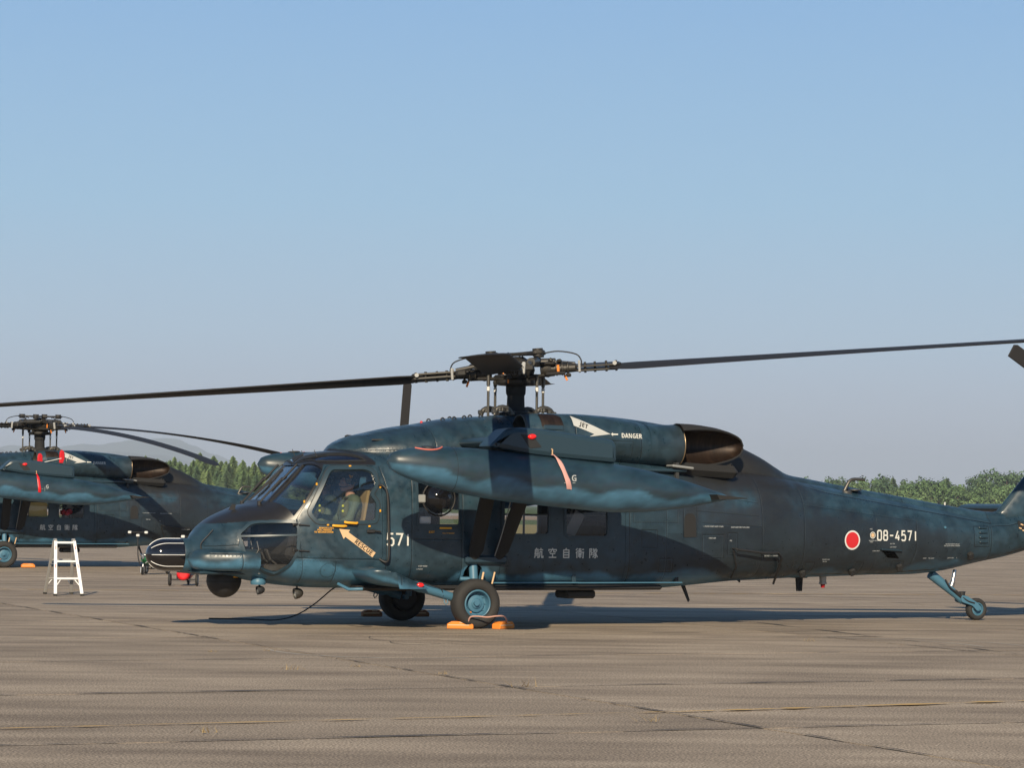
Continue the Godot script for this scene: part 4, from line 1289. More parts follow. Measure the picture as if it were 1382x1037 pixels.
func make_stores(h: Node3D) -> void:
	var n := noise(31, 1.6, 4)
	var wv := [-1.90,2.23, -1.68,2.19, -1.38,2.16, -1.09,2.135, -.91,2.04, -.654,1.96, -.46,2.0, -.30,2.05, -.14,2.03, .258,1.90, .54,1.93, .82,1.88, 1.10,1.82, 1.42,1.88, 1.70,1.88, 2.0,1.79, 2.21,1.75, 2.45,1.795, 2.75,1.838, 3.4,1.86]
	for s in [1, -1]:
		var R := []
		var C := []
		for i in 81:
			var u := i / 80.0
			var L := 5.06 * u
			var r: float
			if u < .36: r = .33 * pow(clampf(1.0 - pow(1.0 - u / .36, 2.0), 0, 1), .44)
			elif u < .60: r = .33
			else: r = .33 * (1.0 - pow((u - .60) / .40, 1.75)) + .012 * (u - .6)
			var rw := PackedVector3Array()
			var cw := PackedColorArray()
			var ax := Vector3(-1.775, 2.235, 0).lerp(Vector3(3.27, 1.80, 0), u)
			ax.y -= .045 * sin(PI * u)
			for j in 48:
				var a := TAU * j / 48
				var q := ax + Vector3(0, sin(a) * r, cos(a) * r)
				q.z += 2.60
				rw.append(q)
				var nn := n.get_noise_3d(q.x * 1.0, q.y * 2.0, q.z)
				var n2 := n.get_noise_3d(q.x * 4.0 + 50, q.y * 6.0, q.z * 3.0)
				var low := smoothstep(.035, -.03, q.y - along(wv, q.x) - nn * .012)
				var col := Vector3(.0172, .0385, .0560).lerp(Vector3(.046, .122, .192), low) * (1.0 + nn * .5 + n2 * .35)
				var band := smoothstep(.08, .03, absf(q.y - along(wv, q.x) - .07)) * .35
				col = col.lerp(Vector3(.030, .037, .043), band)
				cw.append(Color(col.x, col.y, col.z))
			R.append(rw); C.append(cw)
		var b := Buf.new()
		b.colored = true
		grid(b, R, true, C)
		var tk := part("drop_tank", b if s > 0 else b.mirror(), M.tank, h, "two-tone external fuel tank")
		var rg := Buf.new()
		var ra := PackedVector3Array()
		for y0 in [0]:
			var RR := []
			for i in [12, 13]: 
				var rw := PackedVector3Array()
				for j in 48:
					var ax: Vector3 = (R[14][j] as Vector3)
					rw.append(ax + (ax - Vector3(ax.x, 2.17, 2.60)).normalized() * .002 + Vector3(.006 * (i - 12), 0, 0))
				RR.append(rw)
			grid(rg, RR)
		part("seam_ring", rg if s > 0 else rg.mirror(), M.seal, tk)
		var fn := Buf.new()
		slab(fn, xy([2.86,1.845, 3.32,1.80, 3.32,1.79, 2.9,1.775]), 2.56, 2.94, .004)
		part("tail_strake", fn if s > 0 else fn.mirror(), M.matt, tk)
		var cap := Buf.new()
		var mk := []
		for k in 13:
			var th := lerpf(PI * .12, PI * .88, k / 12.0)
			var q: Vector3 = (R[8][0] as Vector3)
			var cx := -1.21 + .20 * cos(th + PI)
			var cz := 2.60 + .0
			var fr := (cx + 1.775) / 5.06
			var rr := .33 * pow(clampf(1.0 - pow(1.0 - fr / .36, 2.0), 0, 1), .44)
			var ang := PI / 2 - .95 * sin(th) * .62
			mk.append(Vector3(cx, lerpf(2.235, 1.80, fr) - .045 * sin(PI * fr) + sin(ang) * (rr + .004), cz + cos(ang) * (rr + .004)))
		tube(cap, mk, .012, 4)
		part("filler_marking", cap if s > 0 else cap.mirror(), M.redprint, tk)
		var cp := Buf.new()
		lathe(cp, [Vector2(.10, 0), Vector2(.09, .02), Vector2(0, .025)], Transform3D(Basis(Vector3.RIGHT, .12), Vector3(-1.2, 2.405, 2.62)), 18)
		part("filler_cap", cp if s > 0 else cp.mirror(), M.black, tk)
		var gm := Buf.new()
		if s > 0:
			print_on(gm, "G", .085, func(q: Vector3) -> Vector3:
				var a := (2.035 + q.y - 1.99) / .345
				return Vector3(.70 + q.x, 2.035 + q.y, 2.605 + sqrt(maxf(.01, .3345 * .3345 - pow(2.035 + q.y - 2.02, 2)))))
			for e in [Vector2(-.06, 0), Vector2(.06, 0)]: box(gm, Vector3(.68 + e.x, 1.975, 2.934), Vector3(.04, .007, .003))
			box(gm, Vector3(.68, 1.975, 2.934), Vector3(.007, .10, .003))
			part("lettering", gm, M.grey_print, tk)
		# stub wing, pylon on its tip, struts
		var wg := Buf.new()
		slab(wg, airfoil(1.45, .09).duplicate(), .9, 2.35, .0, Transform3D(Basis(), Vector3(-.05, 2.52, 0)), true)
		var wm := part("stub_wing", wg if s > 0 else wg.mirror(), M.dark, h)
		var pf := Buf.new()
		var prof := rounded([Vector2(-.37, 2.435), Vector2(-.12, 2.675), Vector2(.05, 2.70), Vector2(.42, 2.68), Vector2(1.0, 2.61), Vector2(1.42, 2.56), Vector2(1.48, 2.49), Vector2(1.48, 2.24), Vector2(.6, 2.30), Vector2(.2, 2.34)], .06)
		slab(pf, prof, 2.22, 2.72, .07)
		part("tank_pylon", pf if s > 0 else pf.mirror(), M.dark, wm)
		var rec := Buf.new()
		slab(rec, rounded([Vector2(.06, 2.61), Vector2(.24, 2.585), Vector2(.37, 2.44), Vector2(.20, 2.42)], .02), 2.70, 2.727, .003)
		part("lamp_recess", rec if s > 0 else rec.mirror(), M.seal, wm)
		var nl := Buf.new()
		lathe(nl, [Vector2(0, -.065), Vector2(.026, -.04), Vector2(.036, 0), Vector2(.026, .04), Vector2(0, .065)], Transform3D(Basis(Vector3(0, 0, 1), PI / 2 + .1), Vector3(.22, 2.578, 2.735)), 14, true)
		part("navigation_lamp", nl if s > 0 else nl.mirror(), M.lamp if s > 0 else M.green, wm)
		for q in [[Vector3(.06, .93, 1.20), Vector3(-.02, 2.50, 2.2)], [Vector3(.42, .93, 1.20), Vector3(.62, 2.50, 2.2)]]:
			var sb := Buf.new()
			var d: Vector3 = (q[1] - q[0]).normalized()
			var rr := []
			for u in [0.0, .08, .5, 1.0]:
				var rw := PackedVector3Array()
				var cc: Vector3 = (q[0] as Vector3).lerp(q[1], u)
				for j in 16:
					var a := TAU * j / 16
					rw.append(cc + Vector3(cos(a) * (.05 + .06 * minf(1, u / .08)), 0, 0) + Vector3(0, -d.z, d.y) * sin(a) * .035)
				rr.append(rw)
			grid(sb, rr)
			part("wing_strut", sb if s > 0 else sb.mirror(), M.matt, h)
		var jt := Buf.new()
		box(jt, Vector3(.24, .93, 1.19), Vector3(.62, .12, .10), Basis(), .03)
		part("strut_fitting", jt if s > 0 else jt.mirror(), M.dark, h)
		var hs := Buf.new()
		tube(hs, curve([Vector3(.34, .98, 1.26), Vector3(.345, 1.3, 1.5), Vector3(.35, 1.8, 1.8), Vector3(.36, 2.4, 2.1)], 4), .008, 6)
		part("fuel_hose", hs if s > 0 else hs.mirror(), M.grey, h)

func tyre(b: Buf, x: Transform3D, R: float, w: float) -> void:
	var pr := []
	for q in [[.56, -.34], [.62, -.46], [.75, -.5], [.88, -.47], [.96, -.36], [.99, -.22], [.985, -.2], [1.0, -.17], [1.0, .17], [.985, .2], [.99, .22], [.96, .36], [.88, .47], [.75, .5], [.62, .46], [.56, .34]]:
		pr.append(Vector2(q[0] * R, q[1] * w))
	pr.append(pr[0])
	lathe(b, pr, x, 48, true)

func make_gear(h: Node3D) -> void:
	for s in [1, -1]:
		# aerofoil-shaped step fairing, drag beam and main wheel
		var sp := Buf.new()
		var R := []
		for q in [[1.05, 1.0], [1.45, 1.0], [1.58, .97], [1.66, .88], [1.71, .70], [1.735, .45], [1.74, .05]]:
			var rw := PackedVector3Array()
			for p in airfoil(.92, .105): rw.append(Vector3(-1.66 + (p.x - .4) * q[1] + .4, .775 + (p.y * q[1]) - (p.x) * .245, q[0]))
			R.append(rw)
		grid(sp, R)
		var spm := part("gear_fairing", sp if s > 0 else sp.mirror(), M.paint, h)
		var rl := Buf.new()
		lathe(rl, [Vector2(0, -.06), Vector2(.028, -.03), Vector2(.032, .02), Vector2(0, .06)], Transform3D(Basis(Vector3(0, 0, 1), PI / 2), Vector3(-.92, .60, 1.69)), 12, true)
		part("position_lamp", rl if s > 0 else rl.mirror(), M.lamp if s > 0 else M.green, spm)
		var st := Buf.new()
		tube(st, [Vector3(-1.86, .60, 1.1), Vector3(-1.80, .535, 1.35), Vector3(-1.62, .54, 1.38)], .022, 8)
		box(st, Vector3(-1.70, .54, 1.30), Vector3(.2, .025, .12), Basis(), .008)
		part("boarding_step", st if s > 0 else st.mirror(), M.blue, h)
		var db := Buf.new()
		rod(db, Vector3(-.95, .60, 1.42), Vector3(-.05, .36, 1.22), .062, .058, 16)
		rod(db, Vector3(-.86, .576, 1.40), Vector3(-.78, .555, 1.382), .068, .068, 16)
		rod(db, Vector3(0, .345, 1.10), Vector3(0, .345, 1.46), .035, .035, 14)
		tube(db, [Vector3(-.42, .40, 1.31), Vector3(-.42, .355, 1.33), Vector3(-.40, .325, 1.34), Vector3(-.37, .355, 1.33), Vector3(-.37, .40, 1.31)], .008, 6)
		var dm := part("drag_beam", db if s > 0 else db.mirror(), M.blue, h)
		var hs := Buf.new()
		tube(hs, curve([Vector3(-.9, .66, 1.44), Vector3(-.7, .60, 1.44), Vector3(-.5, .55, 1.38), Vector3(-.45, .44, 1.36)], 4), .007, 6)
		part("brake_hose", hs if s > 0 else hs.mirror(), M.black, dm)
		var ss := Buf.new()
		rod(ss, Vector3(.06, .36, 1.20), Vector3(.075, .62, 1.17), .045, .045, 16)
		rod(ss, Vector3(.075, .60, 1.17), Vector3(.085, 1.05, 1.08), .060, .060, 18)
		rod(ss, Vector3(-.10, .665, 1.10), Vector3(.08, .665, 1.14), .03, .03, 10)
		part("shock_strut", ss if s > 0 else ss.mirror(), M.blue, h)
		var lk := Buf.new()
		rod(lk, Vector3(.17, .62, 1.21), Vector3(.20, .76, 1.21), .014)
		rod(lk, Vector3(.33, .60, 1.20), Vector3(.37, .76, 1.20), .012)
		part("tie_down_link", lk if s > 0 else lk.mirror(), M.tan, h)
		var x := Transform3D(Basis(Vector3(1, 0, 0), PI / 2), Vector3(.02, .338, 1.35))
		var t := Buf.new()
		tyre(t, x, .338, .26)
		var wm := part("main_wheel", t if s > 0 else t.mirror(), M.rubber, h)
		var r := Buf.new()
		lathe(r, [Vector2(.195, -.085), Vector2(.195, .09), Vector2(.178, .105), Vector2(.170, .10), Vector2(.160, .03), Vector2(.150, .005), Vector2(.125, .0), Vector2(.115, .035), Vector2(.075, .045), Vector2(.06, .065), Vector2(.032, .07), Vector2(.028, .05), Vector2(0, .05)], x, 36)
		for k in 9:
			var a := TAU * k / 9
			rod(r, x * Vector3(cos(a) * .137, .0, sin(a) * .137), x * Vector3(cos(a) * .137, .022, sin(a) * .137), .010, .010, 6)
		part("rim", r if s > 0 else r.mirror(), M.blue, wm)
		var bd := Buf.new()
		lathe(bd, [Vector2(0, -.14), Vector2(.15, -.14), Vector2(.185, -.12), Vector2(.19, -.06)], x, 28)
		part("brake", bd if s > 0 else bd.mirror(), M.black, wm)
		var hb := Buf.new()
		rod(hb, x * Vector3(0, .05, 0), x * Vector3(0, .085, 0), .012, .010, 8)
		rod(hb, x * Vector3(-.07, .0, .115), x * Vector3(-.07, .026, .115), .010, .010, 6)
		part("hub_nut", hb if s > 0 else hb.mirror(), M.orange, wm)
	# tail wheel
	var tw := Buf.new()
	var x2 := Transform3D(Basis(Vector3(1, 0, 0), PI / 2), Vector3(8.84, .168, .03))
	tyre(tw, x2, .168, .125)
	var tm := part("tail_wheel", tw, M.rubber, h)
	var r2 := Buf.new()
	lathe(r2, [Vector2(.10, -.05), Vector2(.10, .05), Vector2(.085, .055), Vector2(.07, .02), Vector2(.03, .03), Vector2(0, .035)], x2, 24)
	part("rim", r2, M.blue, tm)
	var lg := Buf.new()
	rod(lg, Vector3(8.05, .70, .0), Vector3(8.47, .40, .02), .075, .06, 14)
	rod(lg, Vector3(8.44, .42, .02), Vector3(8.60, .30, .05), .055, .07, 12)
	for z in [.115, -.055]: slab(lg, rounded([Vector2(8.52, .38), Vector2(8.62, .37), Vector2(8.80, .27), Vector2(8.88, .19), Vector2(8.86, .14), Vector2(8.80, .14), Vector2(8.72, .22), Vector2(8.52, .28)], .03), z - .014, z + .014, .006)
	rod(lg, Vector3(8.84, .168, -.08), Vector3(8.84, .168, .14), .016)
	part("tail_leg", lg, M.blue, h)
	var sh := Buf.new()
	rod(sh, Vector3(8.48, .76, .0), Vector3(8.43, .58, .02), .03)
	rod(sh, Vector3(8.43, .58, .02), Vector3(8.38, .46, .02), .042)
	var shm := part("tail_shock_strut", sh, M.metal, h)
	var cn := Buf.new()
	lathe(cn, [Vector2(0, 0), Vector2(.05, 0), Vector2(.05, .08), Vector2(.058, .085), Vector2(.058, .105), Vector2(0, .11)], Transform3D(Basis(Vector3(0, 0, 1), .05), Vector3(8.575, .33, .05)), 14)
	box(cn, Vector3(8.48, .40, .09), Vector3(.16, .05, .05), Basis(Vector3(0, 0, 1), -.7), .01)
	part("lock_cylinder", cn, M.black, shm)
	var hz := Buf.new()
	tube(hz, curve([Vector3(8.25, .62, .10), Vector3(8.33, .50, .11), Vector3(8.48, .40, .11), Vector3(8.62, .30, .13), Vector3(8.75, .26, .13)], 4), .012, 6)
	part("hydraulic_hose", hz, M.black, h)

func make_tail(h: Node3D) -> void:
	# fin
	var R := []
	for q in [[1.30, 9.40, 10.75, .12], [1.55, 9.15, 11.15, .145], [1.66, 9.23, 11.2, .15], [1.78, 9.34, 11.25, .15], [2.2, 9.725, 11.45, .14], [3.2, 10.66, 11.9, .125], [3.65, 11.08, 12.1, .115], [3.74, 11.22, 12.08, .06]]:
		var rw := PackedVector3Array()
		var c: float = q[2] - q[1]
		for p in airfoil(c, q[3]): rw.append(Vector3(q[1] + p.x, q[0], p.y))
		R.append(rw)
	var f := Buf.new()
	grid(f, R)
	for j in R[-1].size(): f.flat(R[-1][j], R[-1][(j + 1) % R[-1].size()], Vector3(11.7, 3.74, 0), Vector3.UP)
	part("tail_fin", f, M.paint, h)
	var fil := Buf.new()
	var FR := []
	for q in [[8.9, 1.650, .012], [9.1, 1.648, .05], [9.22, 1.68, .07], [9.34, 1.80, .075], [9.5, 1.97, .07]]:
		var rw := PackedVector3Array()
		for j in 12:
			var a := TAU * j / 12
			rw.append(Vector3(q[0] + .03 * cos(a), q[1] - .08 + .07 * cos(a), q[2] * sin(a)))
		FR.append(rw)
	grid(fil, FR)
	part("fin_fillet", fil, M.dark, h)
	var op := Buf.new()
	slab(op, rounded([Vector2(9.47, 1.52), Vector2(9.47, 1.30), Vector2(9.62, 1.32), Vector2(9.70, 1.38)], .015), .206, .225, .003)
	var om := part("cooling_opening", op, M.seal, h, "black grille opening at the fin root")
	for q in [Vector3(9.53, 1.455, .23), Vector3(9.56, 1.365, .23), Vector3(9.50, 1.40, .23)]:
		var yb := Buf.new()
		box(yb, q, Vector3(.045, .018, .01), Basis(Vector3(0, 0, 1), -.3))
		part("yellow_fitting", yb, M.tan, om)
	# stabilator
	var sb := Buf.new()
	slab(sb, airfoil(.95, .07), -2.19, 2.19, .02, Transform3D(Basis(), Vector3(9.92, 1.70, 0)), true)
	part("stabilator", sb, M.dark, h)
	# tail rotor on the starboard side
	var hub := Vector3.ZERO
	var tr := Buf.new()
	var ax := Transform3D(Basis(Vector3(1, 0, 0), PI / 2), hub)
	lathe(tr, [Vector2(0, -.14), Vector2(.14, -.12), Vector2(.16, .05), Vector2(.08, .2), Vector2(.08, .4), Vector2(0, .4)], ax, 20)
	var trm := part("tail_rotor", tr, M.rotor, h)
	trm.position = Vector3(11.2, 3.30, -.42)
	trm.rotation.z = deg_to_rad(149.0)
	for k in 4:
		var bl := Buf.new()
		var an := deg_to_rad(90.0 * k)
		var B := Basis(Vector3(0, 0, 1), an)
		slab(bl, xy([.15,-.05, .35,-.11, .45,-.125, 1.62,-.125, 1.68,-.09, 1.68,.12, .45,.125, .35,.09, .15,.05]), -.016, .016, .012, Transform3D(B, hub + Vector3(0, 0, -.05 * (k % 2))))
		part("tail_rotor_blade", bl, M.blade, trm)
	# fittings along the boom
	var ro := Buf.new()
	lathe(ro, [Vector2(0, 0), Vector2(.108, 0)], Transform3D(Basis(Vector3(1, 0, 0), PI / 2), Vector3.ZERO), 40)
	var disc := func(cx: float, cy: float, r0: float, r1: float, lift: float) -> Buf:
		var b := Buf.new()
		for k in 40:
			for i in 3:
				var q := []
				for e in [[k, i], [k + 1, i], [k + 1, i + 1], [k, i + 1]]:
					var rr := lerpf(r0, r1, e[1] / 3.0)
					q.append(FUS.side(cx + cos(TAU * e[0] / 40) * rr, cy + sin(TAU * e[0] / 40) * rr, lift))
				b.quad(q[0], q[1], q[2], q[3], Vector3(0, 0, 1))
		return b
	var rm := part("roundel", disc.call(6.295, 1.212, .0, .118, .005), M.red, h, "red disc with a white rim")
	part("white_rim", disc.call(6.295, 1.212, .118, .142, .005), M.white, rm)
	var cp := part("filler_cap", disc.call(6.672, 1.285, .0, .030, .006), M.tan, h)
	part("ring", disc.call(6.672, 1.285, .038, .050, .006), M.bright_print, cp)
	for k in 7:
		var nb := Buf.new()
		strokes(nb, FUS, "08-4571"[k], 6.765 + .113 * k, 1.215 - .0014 * k, .138, .112, 0.0, .023, -.012)
		part("number_letter", nb, M.bright_print, h)
	var sm := Buf.new()
	for q in [[6.62,1.375,"FUEL"], [6.60,1.205,"GROUND EARTH"], [6.62,1.185,"HERE"], [7.0,1.16,"NO STEP"], [7.0,1.11,"LIFT POINT"], [6.68,1.055,"SLING ONLY"], [8.05,1.155,"CAUTION KEEP CLEAR OF"], [8.02,1.13,"TAIL ROTOR WHEN TURNING"], [5.78,.93,"DRAIN PLUG"], [5.8,.90,"BELOW"], [8.12,.95,"JACK POINT        X"], [7.65,.945,"HOIST      TIE DOWN"]]:
		print_on(sm, q[2], .017, func(p: Vector3) -> Vector3: return FUS.side(q[0] + p.x, q[1] + p.y, .005))
	for q in [[3.62,1.40,"+  STATIC PORT KEEP CLEAN"], [4.1,1.39,"EARTH BEFORE FUELLING"], [3.72,1.235,"FIRST AID"], [4.08,1.2,"OIL"], [4.7,.985,"INTAKE ------ DRAIN"], [-.74,.84,"STEP HERE"], [-.76,.80,"x PUSH"], [-1.42,.74,"NO STEP"]]:
		print_on(sm, q[2], .020, func(p: Vector3) -> Vector3: return FUS.side(q[0] + p.x, q[1] + p.y, .005))
	part("small_lettering", sm, M.grey_print, h)
	var lid := Buf.new()
	skin(lid, FUS, span(3.3, 3.52, 6), span(-.2, .7, 16), [], onto(FUS, rounded([Vector2(3.30, 1.24), Vector2(3.51, 1.25), Vector2(3.50, 1.52), Vector2(3.46, 1.58), Vector2(3.35, 1.58), Vector2(3.31, 1.52)], .03)), .006)
	both("air_vent_cover", lid, M.matt, h)
	var sl := Buf.new()
	slab(sl, xy([6.82,1.095, 7.12,1.06, 7.26,.965, 7.02,.985]), .0, .02, .004, Transform3D(Basis(Vector3.UP, -.155), Vector3(.0, .0, .60)).translated(Vector3(-.10, 0, 1.08)))
	for st in [[6.86, 1.055, 7.20, .945]]:
		var q := Buf.new()
		skin(q, FUS, span(6.8, 7.3, 12), span(-1, .2, 30), [], onto(FUS, xy([st[0], st[1], st[2] - .10, st[1] - .02, st[2], st[3], st[0] + .12, st[3] + .012])), .006)
		part("cargo_hatch", q, M.hole, h)
		var lp := Buf.new()
		box(lp, FUS.side(7.02, 1.07, .02), Vector3(.40, .02, .05), Basis(Vector3.UP, .2) * Basis(Vector3(0, 0, 1), -.05), .006)
		part("hatch_lip", lp, M.dark, h)
	for q in [[5.52, .74], [6.42, .76], [7.25, .82], [8.55, .99]]:
		var ft := Buf.new()
		var p := FUS.side(q[0], q[1], .02)
		box(ft, p, Vector3(.09, .12, .09), Basis(Vector3(0, 0, 1), .35) * Basis(Vector3.RIGHT, .4), .02)
		part("tie_down_fitting", ft, M.matt, h)
	var lv := Buf.new()
	for k in 4:
		box(lv, FUS.side(8.78, 1.19 + .07 * k, .012), Vector3(.17, .028, .03), Basis(Vector3.UP, .18) * Basis(Vector3.RIGHT, .5), .008)
	part("louvres", lv, M.dark, h)
	var hf := Buf.new()
	tube(hf, curve([FUS.side(4.13, 1.09, 0), FUS.side(4.13, 1.09, .10), FUS.side(4.16, 1.085, .12)], 4), .012, 8)
	tube(hf, [FUS.side(4.13, 1.085, .115), FUS.side(4.6, 1.045, .115), FUS.side(4.86, 1.05, .115), FUS.side(4.93, .98, .115), FUS.side(5.06, .67, .10)], .017, 8)
	tube(hf, [FUS.side(4.13, 1.06, .03), FUS.side(4.22, .85, .02), FUS.side(4.25, .68, .01)], .012, 8)
	tube(hf, [FUS.side(4.62, 1.04, .0), FUS.side(4.62, 1.045, .115)], .012, 8)
	both("rail_antenna", hf, M.black, h)
	var bx := Buf.new()
	box(bx, Vector3(1.86, .44, .6), Vector3(.46, .12, .4), Basis(), .03)
	part("altimeter_box", bx, M.black, h)
	for q in [[3.70, .55, .30, -.55, .035], [5.52, .64, .26, .0, .055]]:
		var an := Buf.new()
		slab(an, xy([0,0, q[4] * 2,0, q[4] * 2 + q[3] * -.18,-q[2] * .9, q[4] + q[3] * -.2,-q[2]]), -.012, .012, .004, Transform3D(Basis(), Vector3(q[0], q[1] + .05, .2)))
		if q[3] < 0: part("whip_antenna", an, M.black, h)
	var ba := Buf.new()
	box(ba, Vector3(5.72, .655, .1), Vector3(.24, .02, .12), Basis(), .006)
	slab(ba, xy([5.67,.66, 5.79,.66, 5.775,.45, 5.685,.45]), .08, .12, .012)
	part("blade_antenna", ba, M.matt, h)
	var bc := Buf.new()
	rod(bc, Vector3(6.13, .68, .1), Vector3(6.13, .58, .1), .055, .05, 14)
	rod(bc, Vector3(6.13, .58, .1), Vector3(6.13, .555, .1), .06, .06, 14)
	var bm := part("beacon", bc, M.alu_dark, h)
	var bl2 := Buf.new()
	rod(bl2, Vector3(6.13, .555, .1), Vector3(6.13, .50, .1), .036, .028, 12)
	part("red_lamp", bl2, M.red_glass, bm)
	# jammer and hooked fuel-vent mast on the spine
	var tp := Buf.new()
	lathe(tp, [Vector2(0, 0), Vector2(.095, 0), Vector2(.088, .17), Vector2(.05, .18), Vector2(0, .18)], Transform3D(Basis(), Vector3(6.42, 1.76, .26)), 18)
	tube(tp, curve([Vector3(6.38, 1.9, .26), Vector3(6.43, 2.0, .26), Vector3(6.49, 2.085, .26), Vector3(6.58, 2.11, .26), Vector3(6.74, 2.10, .26)], 4), .029, 10, .022)
	lathe(tp, [Vector2(0, 0), Vector2(.11, .006), Vector2(.11, .022), Vector2(0, .03)], Transform3D(Basis(), Vector3(6.60, 1.935, .2)), 20)
	part("vent_mast", tp, M.steel, h)
	var wk := Buf.new()
	lathe(wk, [Vector2(0, 0), Vector2(.02, .0), Vector2(.02, .015), Vector2(0, .015)], Transform3D(Basis(Vector3.RIGHT, PI / 2), FUS.side(8.05, 1.405, .004)), 8)
	part("blue_lamp", wk, M.blue, h)

# rotor in its own frame: blades along the axes, y along the mast
func blade(cone: float, droop: float, pitch: float) -> Array:
	var R := []
	var C := []
	for i in 40:
		var u := i / 39.0
		var r := lerpf(1.32, 8.16, u)
		var c := .527 * (1.0 if r < 7.75 else lerpf(1.0, .55, pow((r - 7.75) / .41, 1.4)))
		if r < 1.6: c = lerpf(.30, .527, smoothstep(1.32, 1.6, r))
		var sweep := 0.0 if r < 7.6 else (r - 7.6) * .36
		var tw := deg_to_rad(pitch - 11.0 * u)
		var y := cone * (r / 8.16) - droop * pow((r - .6) / 7.56, 2.0)
		var rw := PackedVector3Array()
		for p in airfoil(c, c * .05, 9):
			var q := Vector2((p.x - c * .28) + sweep, p.y * (1.0 if i < 39 else .2))
			rw.append(Vector3(r, y - q.x * sin(tw) + q.y * cos(tw), q.x * cos(tw) + q.y * sin(tw)))
		R.append(rw)
	var b := Buf.new()
	grid(b, R)
	for k in R[0].size():
		b.flat(R[0][k], R[0][(k + 1) % R[0].size()], R[0][0], Vector3(-1, 0, 0))
		b.flat(R[-1][k], R[-1][(k + 1) % R[0].size()], R[-1][0], Vector3(1, 0, 0))
	return [b, R]

